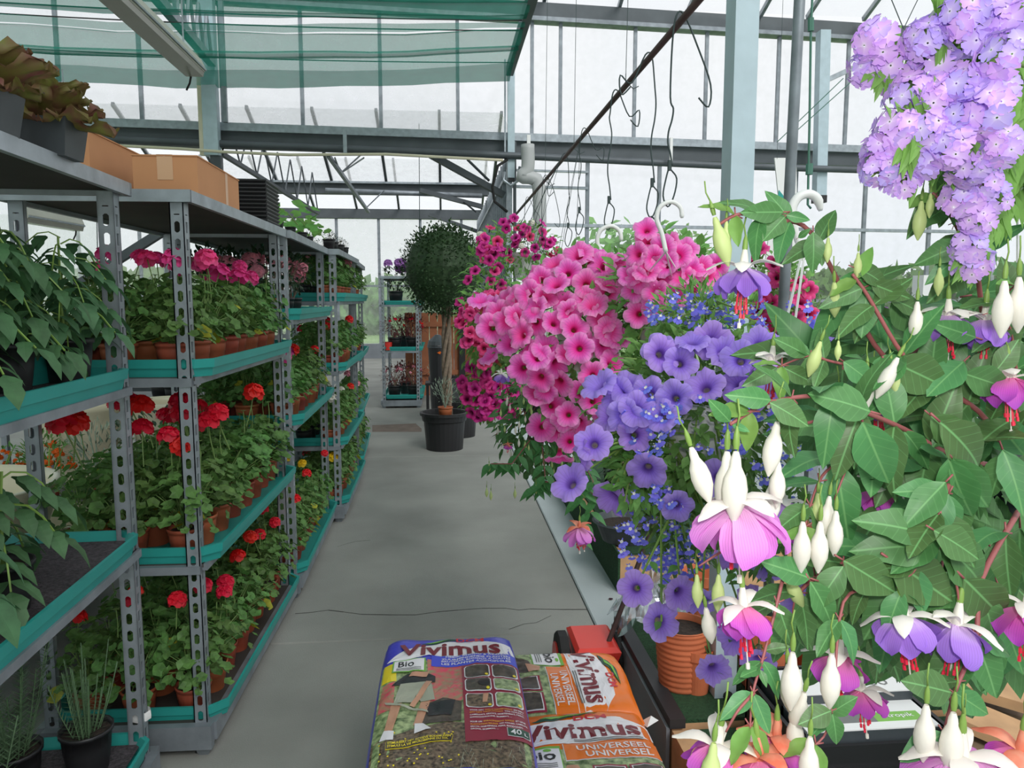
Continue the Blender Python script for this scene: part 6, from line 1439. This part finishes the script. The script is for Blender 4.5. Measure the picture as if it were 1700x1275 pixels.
# ======================= FOREGROUND FUCHSIA =======================
rr = random.Random(99)
fc = pt(1640,760,.80); FT = thing('fuchsia_basket', 'large fuchsia basket with white and violet bells filling the right foreground', 'hanging basket', fc)
def fleaf(nm, L=.075, Wd=.034, bend=.3, fold=.16, mt='leafF', seed=0):
    m = M(); q = random.Random(seed); K = 9; vs = []
    for i in range(K+1):
        t = i/K; hw = Wd*.5*(math.sin(PI*t**.82)**.85 if 0 < t < 1 else 0)*(1+.05*math.sin(i*5)); z = -bend*L*t*t; x = L*t*(1-.12*bend*t)
        for f in (-1,-.5,0,.5,1): vs.append((x, hw*f, z+fold*hw*abs(f)+.0012*math.sin(i*2.+f*2)*(abs(f) == 1)-(.0006 if f == 0 else 0)))
    m.add(vs, [(i*5+j, i*5+j+1, (i+1)*5+j+1, (i+1)*5+j) for i in range(K) for j in range(4)])
    m.tube([(0,0,0),(-.012,0,.002)], .0012, 5, 1); return m.mesh('leaf', [mt, 'stemR'], True)
FL = [fleaf('leaf', bend=b, fold=f, seed=i) for i, (b, f) in enumerate(((.15,.14),(.3,.2),(.5,.15),(.75,.12)))]
FLW = [fleaf('leaf', Wd=.043, bend=.2, fold=.1), fleaf('leaf', Wd=.038, bend=.45, fold=.14)]
FLY = [fleaf('leaf', L=.055, Wd=.024, bend=.4, fold=.25, mt='leafFl'), fleaf('leaf', L=.05, Wd=.022, bend=.2, fold=.3, mt='leafFl')]
def orient(d, nrm):
    d = Vector(d).normalized(); z = Vector(nrm); z = (z-d*z.dot(d)); z = z.normalized() if z.length > 1e-4 else d.orthogonal().normalized(); y = z.cross(d)
    return Matrix((d, y, z)).transposed().to_euler()
nleaf = [0]
def put_leaf(b, tip, me, face=.5, L0=.075):
    """leaf from base to tip; its upper side turned partly up, partly to the viewer"""
    b = Vector(b); tip = Vector(tip); d = tip-b; n = Vector((0,0,1))*(1-face)+(Vector((0,0,EYE))-b).normalized()*face+Vector([rr.uniform(-.25,.25) for _ in range(3)])
    obj('leaf', me, FT, b-wloc(FT), orient(d, n), d.length/L0); nleaf[0] += 1
# stems: measured paths with their distance
STEMS = [
 [(1620,640,.78),(1560,560,.74),(1480,600,.72),(1410,500,.70),(1345,385,.68),(1290,365,.67),(1230,355,.66),(1195,372,.66)],
 [(1680,780,.80),(1580,755,.70),(1500,712,.66),(1430,682,.62),(1370,658,.59),(1278,668,.57),(1212,705,.56)],
 [(1640,640,.80),(1625,470,.74),(1600,400,.72),(1570,345,.70),(1548,320,.70)],
 [(1700,820,.8),(1640,700,.70),(1560,640,.68),(1500,590,.66),(1440,490,.66),(1415,455,.66)],
 [(1600,760,.68),(1572,810,.62),(1560,850,.60),(1555,905,.60),(1500,965,.60),(1505,990,.60)],
 [(1560,905,.60),(1585,960,.60),(1592,1000,.60)],
 [(1570,790,.70),(1480,905,.66),(1400,935,.64),(1345,965,.63),(1320,1000,.62),(1318,1060,.62)],
 [(1360,960,.63),(1372,1000,.62),(1378,1070,.62)],
 [(1690,850,.7),(1630,960,.62),(1620,1060,.60),(1585,1150,.58),(1560,1250,.56)],
 [(1585,1150,.58),(1545,1160,.57),(1530,1190,.57)],[(1575,1150,.58),(1585,1190,.57),(1588,1215,.57)],
 [(1700,700,.75),(1650,610,.72),(1600,560,.70),(1540,600,.70)],
 [(1690,640,.7),(1680,560,.68),(1665,500,.68),(1690,470,.66)],
 [(1400,760,.66),(1365,790,.64),(1345,840,.63),(1335,880,.62)],
 [(1440,700,.66),(1420,740,.64),(1385,830,.63)],
 [(1460,980,.62),(1400,1000,.60),(1380,1190,.56),(1350,1240,.55)],
 [(1300,960,.60),(1270,1080,.58),(1250,1150,.56),(1245,1215,.55)],[(1252,1150,.56),(1225,1180,.55),(1205,1215,.55)],
 [(1390,690,.62),(1300,715,.60),(1290,740,.60)],[(1480,620,.68),(1380,600,.66),(1345,590,.66),(1290,610,.66)],
 [(1230,905,.60),(1200,915,.60),(1160,940,.60)],
]
def spath(S_):
    P = [pt(u,v,y) for u,v,y in S_]; out = []
    for i in range(len(P)-1):
        p0 = P[max(0,i-1)]; p1 = P[i]; p2 = P[i+1]; p3 = P[min(len(P)-1,i+2)]
        for k in range(5):
            t = k/5; out.append(.5*((2*p1)+(p2-p0)*t+(2*p0-5*p1+4*p2-p3)*t*t+(3*p1-p0-3*p2+p3)*t**3))
    out.append(P[-1]); return out
for si, S_ in enumerate(STEMS):
    P = spath(S_); N = len(P); r0_ = .0030 if len(S_) > 4 else .0016
    part('stem', M().tube(P, [r0_*(1-.55*i/N) for i in range(N)], 7), 'stemR', FT, smooth=True, world=True)
    if len(S_) < 4: continue
    step = 4
    for i in range(3 if si < 4 else 2, N-1, step):
        d = (P[min(N-1,i+1)]-P[i-1]).normalized(); f = i/N; s = (1.15-.45*f)*rr.uniform(.75,1.05); side = d.cross(Vector((0,-1,.2))).normalized(); s *= .55 if si >= 15 else (.72 if si == 0 and f > .45 else .9)
        for sg in (-1, 1):
            dr = (side*sg*.9+d*.55+Vector((0,-.15,-.25))+Vector([rr.uniform(-.25,.25) for _ in range(3)])).normalized()
            me = rr.choice(FLY) if f > .86 else rr.choice(FL); put_leaf(P[i], P[i]+dr*(.07*s if f < .86 else .045), me, .45)
# leaves read off the photograph: base, tip, distance
EXP = [(1300,352,1234,352,.66,0),(1303,360,1268,395,.66,4),(1312,368,1282,425,.66,2),(1305,357,1346,365,.66,1),(1350,385,1355,448,.66,5),(1362,400,1365,440,.67,0),(1325,395,1345,380,.67,0),
 (1420,445,1495,470,.66,2),(1432,478,1375,500,.66,2),(1440,480,1430,560,.67,4),(1445,470,1520,500,.66,1),(1450,500,1420,560,.68,5),(1475,495,1555,520,.68,1),(1465,465,1400,460,.67,0),(1480,500,1540,560,.7,4),
 (1598,405,1530,430,.70,1),(1605,400,1680,430,.70,2),(1583,375,1600,335,.7,0),(1583,370,1640,345,.7,1),(1570,345,1560,375,.7,0),(1560,320,1515,365,.7,3),(1590,395,1640,400,.7,1),(1600,420,1550,455,.7,2),
 (1432,700,1484,825,.58,5),(1425,690,1382,795,.6,1),(1445,683,1355,645,.58,4),(1278,668,1350,705,.56,4),(1280,664,1215,655,.56,1),(1212,700,1180,665,.56,0),(1215,705,1245,715,.56,0),
 (1545,690,1615,748,.64,4),(1560,700,1670,790,.62,5),(1580,760,1655,860,.62,1),(1575,760,1610,880,.62,5),(1570,800,1500,870,.6,1),(1575,820,1535,900,.6,5),(1500,715,1560,780,.66,1),(1480,600,1590,650,.66,4),(1600,620,1690,650,.66,4),
 (1550,880,1640,930,.58,4),(1548,890,1440,850,.6,1),(1560,900,1680,990,.60,5),(1550,905,1440,905,.6,5),(1400,930,1500,990,.6,4),(1400,940,1350,1010,.6,5),(1480,930,1600,1010,.6,4),(1500,960,1430,1060,.62,5),(1600,960,1700,1060,.6,5),(1345,965,1400,1050,.6,1),(1345,960,1270,930,.6,0),
 (1620,1060,1700,1080,.6,5),(1585,1150,1650,1190,.57,4),(1580,1150,1510,1130,.57,4),(1600,1080,1590,1150,.6,5),(1380,1180,1330,1200,.55,4),(1382,1185,1395,1245,.55,5),(1378,1185,1420,1155,.56,4),(1270,1080,1310,1070,.58,2),(1262,1110,1230,1120,.57,0),(1262,1112,1275,1140,.57,1),
 (1300,610,1360,640,.66,1),(1290,610,1240,640,.66,1),(1340,590,1290,560,.66,0),(1400,600,1460,640,.66,4),(1500,590,1440,640,.66,4),(1650,620,1700,560,.66,5),(1620,560,1560,540,.66,1),(1640,520,1700,500,.66,4),(1600,600,1540,650,.66,4)]
for u0, v0, u1, v1, y, k in EXP:
    me = (FL+FLW)[k]; put_leaf(pt(u0,v0,y), pt(u1,v1,y-.01), me, .8)
# inner leaf mass
poly_ = [(1345,600),(1420,540),(1480,505),(1560,520),(1620,450),(1710,470),(1730,1090),(1600,1100),(1480,1080),(1390,1040),(1340,960),(1420,880),(1420,760),(1360,720)]
def inside(u, v):
    c = False; j = len(poly_)-1
    for i in range(len(poly_)):
        a, b = poly_[i], poly_[j]
        if (a[1] > v) != (b[1] > v) and u < (b[0]-a[0])*(v-a[1])/(b[1]-a[1])+a[0]: c = not c
        j = i
    return c
n = 0; mback = M()
while n < 120:
    u, v = rr.uniform(1330,1740), rr.uniform(450,1110)
    if not inside(u, v): continue
    b = pt(u, v, rr.uniform(.68,.92)); o = (b-fc); dr = (Vector((o.x, 0, o.z)).normalized()*.6+Vector((rr.uniform(-.6,.6), -.3, rr.uniform(-.7,.3)))).normalized(); put_leaf(b, b+dr*.07*rr.uniform(.8,1.25), rr.choice(FL+FLW), rr.uniform(.3,.75)); n += 1
n = 0
while n < 520:
    u, v = rr.uniform(1330,1800), rr.uniform(450,1110)
    if not inside(min(u,1725), v): continue
    b = pt(u, v, rr.uniform(.9,1.12)); mback.leaf(b, (rr.uniform(-1,1), -.3, rr.uniform(-1,.4)), (rr.uniform(-.3,.3),-.6,.8), .075, .04, .3, .15); n += 1
part('inner_foliage', mback, 'leafF', FT, kind='stuff', world=True)
hpot(FT, pt(1690,760,1.08), .13, .16, 'dgrey')
tt = pt(1690,-60,1.08)
for k in range(3):
    a = 2*PI*k/3+.9; part('strap', M().bar(tt, pt(1690,760,1.08)+Vector((.13*math.cos(a), .13*math.sin(a), 0)), .003, .003), 'white', FT, world=True)
# flowers
FLW_ = [(1236,425,.66,1.0,'corP','fSep',0),(1225,815,.56,1.08,'corK','fSep',1),(1233,985,.57,.95,'corM','fSep',0),(1497,1000,.60,1.12,'corP','fSep',0),(1592,1012,.60,1.18,'corP','fSep',0),(1395,1070,.64,1.05,'corM','fSep',0),
 (1708,985,.60,1.1,'corM','fSep',0),(1283,582,.72,.9,'corP','fSep',0),(1575,505,.68,.95,'corP','fSep',0),(1637,512,.68,1.0,'corP','fSep',0),(1675,608,.66,1.0,'corM','fSep',0),(1395,670,.74,1.0,'corM','fSep',0),(1455,640,.72,.9,'corM','fSep',0),
 (1195,1215,.56,1.1,'corM','fSep',0),(1258,1235,.55,1.1,'corM','fSepO',0),(1290,1205,.57,1.0,'corM','fSepO',0),(1598,1228,.54,1.25,'corM','fSep',1),(1698,1222,.54,1.1,'corM','fSepO',0),(1430,1130,.68,.9,'corM','fSep',0),(1300,820,.80,.9,'corP','fSep',0),(1470,800,.70,.9,'corM','fSep',0),(1340,870,.9,.8,'corM','fSepO',0)]
for u, v, y, s, c_, se, bg in FLW_:
    f = fuchsia_flower(FT, pt(u,v,y), s*.98, c_, se, (rr.uniform(-.15,.15), rr.uniform(-.15,.15)), bool(bg), rr.random()*6)
BD = [(1148,745,.56,1.05,0,.35),(1222,752,.55,1.25,0,0),(1207,752,.57,1.2,0,0),(1290,702,.57,1.0,0,-.12),(1292,768,.58,.85,0,0),(1283,792,.6,.9,0,.2),(1333,868,.60,1.0,0,0),(1362,868,.60,1.0,0,0),(1388,850,.61,.9,0,0),(1377,825,.62,.8,0,.1),(1358,820,.63,.7,1,0),
 (1316,1085,.56,1.1,0,0),(1381,1088,.56,1.05,0,0),(1308,1105,.57,.95,0,.1),(1193,955,.62,.75,1,0),(1157,955,.62,.65,1,.1),(1172,1010,.62,.85,0,.3),(1305,955,.62,.8,1,.5),(1668,468,.62,1.1,0,0),(1692,462,.62,1.1,0,-.2),(1523,502,.66,.85,0,0),(1362,568,.64,.75,1,.3),(1392,566,.64,.4,1,0),
 (1187,362,.66,1.0,1,.3),(1206,368,.66,.6,1,0),(1530,335,.68,.8,1,.1),(1545,322,.68,.5,1,0),(1538,1172,.55,1.1,0,0),(1583,1185,.54,1.2,0,0),(1600,1195,.56,.7,0,0),(1345,1225,.53,1.0,0,0),(1335,1150,.56,1.0,0,-.3),(1318,1180,.57,1.0,0,.2),(1385,470,.66,.8,1,.5),(1490,595,.64,.9,0,.4),(1375,395,.66,.5,1,0),(1480,600,.66,.7,1,.2),(1560,445,.69,.6,1,0),(1425,420,.66,.5,1,0),(1185,1235,.53,1.05,1,.1),(1440,615,.66,.8,0,.1)]
for u, v, y, s, g, tl in BD: bud(FT, pt(u,v,y), s*.84, bool(g), (0, tl))
# a small white tag on a thread
tag(part('plant_tag', M().box(tuple(pt(1246,1222,.57)), tuple(pt(1262,1240,.575))), 'white'), 'tiny white paper tag hanging among the bottom fuchsias', 'tag')

# ======================= VERBENA =======================
vc = pt(1760,150,.80); VT = thing('verbena_basket', 'hanging verbena with lilac flower clusters, top right corner', 'hanging basket', vc)
VF = []
for s in (1,2,3):
    q = random.Random(s); m = M(); n5 = 5; vs = []; uv = []; fs = []
    for k in range(5):
        a = 2*PI*k/5; u = Vector((math.cos(a), math.sin(a), 0)); sd = Vector((-u.y,u.x,0)); o = len(vs); z = q.uniform(-.001,.0018)
        for (r, w, t) in ((.0006,.0006,0),(.004,.0030,.45),(.0078,.0044,.85)): vs += [u*r-sd*w+Vector((0,0,z*t)), u*r*.97+Vector((0,0,z*t-.0006*t)), u*r+sd*w+Vector((0,0,z*t))]; uv += [(0,t),(0,t),(0,t)]
        vs += [u*.0088-sd*.0020+Vector((0,0,z)), u*.0078+Vector((0,0,z)), u*.0088+sd*.0020+Vector((0,0,z))]; uv += [(0,1),(0,.9),(0,1)]
        for i in range(3): b = o+i*3; fs += [(b,b+1,b+4,b+3),(b+1,b+2,b+5,b+4)]
    m.add(vs, fs); VF.append(m.mesh('floret', MT['verb'], True, uv=uv))
HD = M(); HD.tube([(0,0,-.030),(0,0,-.012),(0,0,-.003)], [.0014,.0018,.004], 6)
for k in range(9): HD.tube([(0,0,-.008),(.010*math.cos(k*.7),.010*math.sin(k*.7),.004)], .0009, 4, 0, False)
HDME = HD.mesh('flower_head', 'stemG', True)
HEADS = [(1440,75,.62,1.1),(1480,110,.62,1.1),(1430,110,.63,.9),(1520,60,.60,1.0),(1560,110,.60,1.1),(1600,50,.58,1.1),(1630,20,.57,1.1),(1580,20,.58,1.0),(1500,160,.60,1.1),(1550,170,.59,1.1),(1590,140,.58,1.0),(1480,205,.60,1.1),(1460,240,.61,1.0),(1530,215,.59,1.1),(1570,235,.58,1.1),(1620,190,.57,1.2),(1640,150,.57,1.0),(1450,275,.61,.9),(1490,290,.61,.9),(1520,265,.60,1.0),(1600,280,.59,.9),(1630,290,.60,.9),(1600,320,.61,1.0),(1610,365,.62,.9),(1600,400,.63,.9),(1615,430,.64,1.0),(1680,30,.56,1.0),(1650,85,.56,1.1),(1585,190,.58,1.0),(1655,240,.57,.9),(1645,325,.61,.8)]
q = random.Random(55); fcnt = 0
for u, v, y, s in HEADS:
    p = pt(u, v, y); toc = (Vector((0,0,EYE))-p).normalized(); ax = (toc*.7+Vector((-.35,0,.15))+Vector([q.uniform(-.3,.3) for _ in range(3)])).normalized()
    h = obj('flower_head', HDME, VT, p-ax*.010-wloc(VT), aim(ax, q.random()*6), s)
    nF = 9
    for k in range(nF):
        if k == 0: d = Vector((0,0,1))
        else: a = k*2*PI/(nF-1)*1.0+q.uniform(-.2,.2); e = q.uniform(.75,1.15); d = Vector((math.sin(e)*math.cos(a), math.sin(e)*math.sin(a), math.cos(e)))
        obj('floret', q.choice(VF), h, d*.0165-Vector((0,0,.004)), aim(d+Vector([q.uniform(-.2,.2) for _ in range(3)]), q.random()*6), q.uniform(.95,1.2)); fcnt += 1
m = M()
VS = [[(1760,60,.8),(1700,190,.66),(1640,215,.60),(1560,200,.59),(1500,235,.60)],[(1760,100,.8),(1700,90,.62),(1640,60,.60),(1560,50,.60)],[(1760,200,.8),(1690,235,.66),(1620,240,.62),(1500,285,.62)],[(1760,120,.8),(1690,130,.62),(1600,110,.61),(1500,110,.62),(1460,95,.63)],
      [(1760,250,.8),(1700,260,.68),(1640,290,.64),(1610,350,.64),(1612,430,.65)],[(1750,150,.8),(1690,60,.63),(1670,-30,.6)],[(1740,220,.8),(1700,300,.7),(1660,350,.68),(1630,420,.68)],[(1760,80,.8),(1720,30,.64),(1650,-20,.6)]]
for S_ in VS:
    P = spath(S_); N = len(P); m.tube(P, [.0022*(1-.5*i/N) for i in range(N)], 5, 0, False)
    for i in range(1, N, 1):
        for sg in (-1, 1):
            for k in range(3):
                d = Vector((rr.uniform(-.6,.4), -.2, sg*.8+rr.uniform(-.3,.3))); m.leaf(P[i], d, (0,-1,.4), .028*rr.uniform(.7,1.3), .008, .2, .3, mi=1, shape=(0,.6,1,.7,0))
part('stems_and_foliage', m, ['stemG','leafFl'], VT, kind='stuff', world=True)
cloud(VT, pt(1690,110,.70), (.06,.08,.10), 420, .032, .010, 'leafP', 71, stems=20)
cloud(VT, pt(1700,200,.72), (.05,.08,.07), 260, .032, .010, 'leafF', 72, stems=12)
hpot(VT, pt(1800,170,.86), .10, .13)
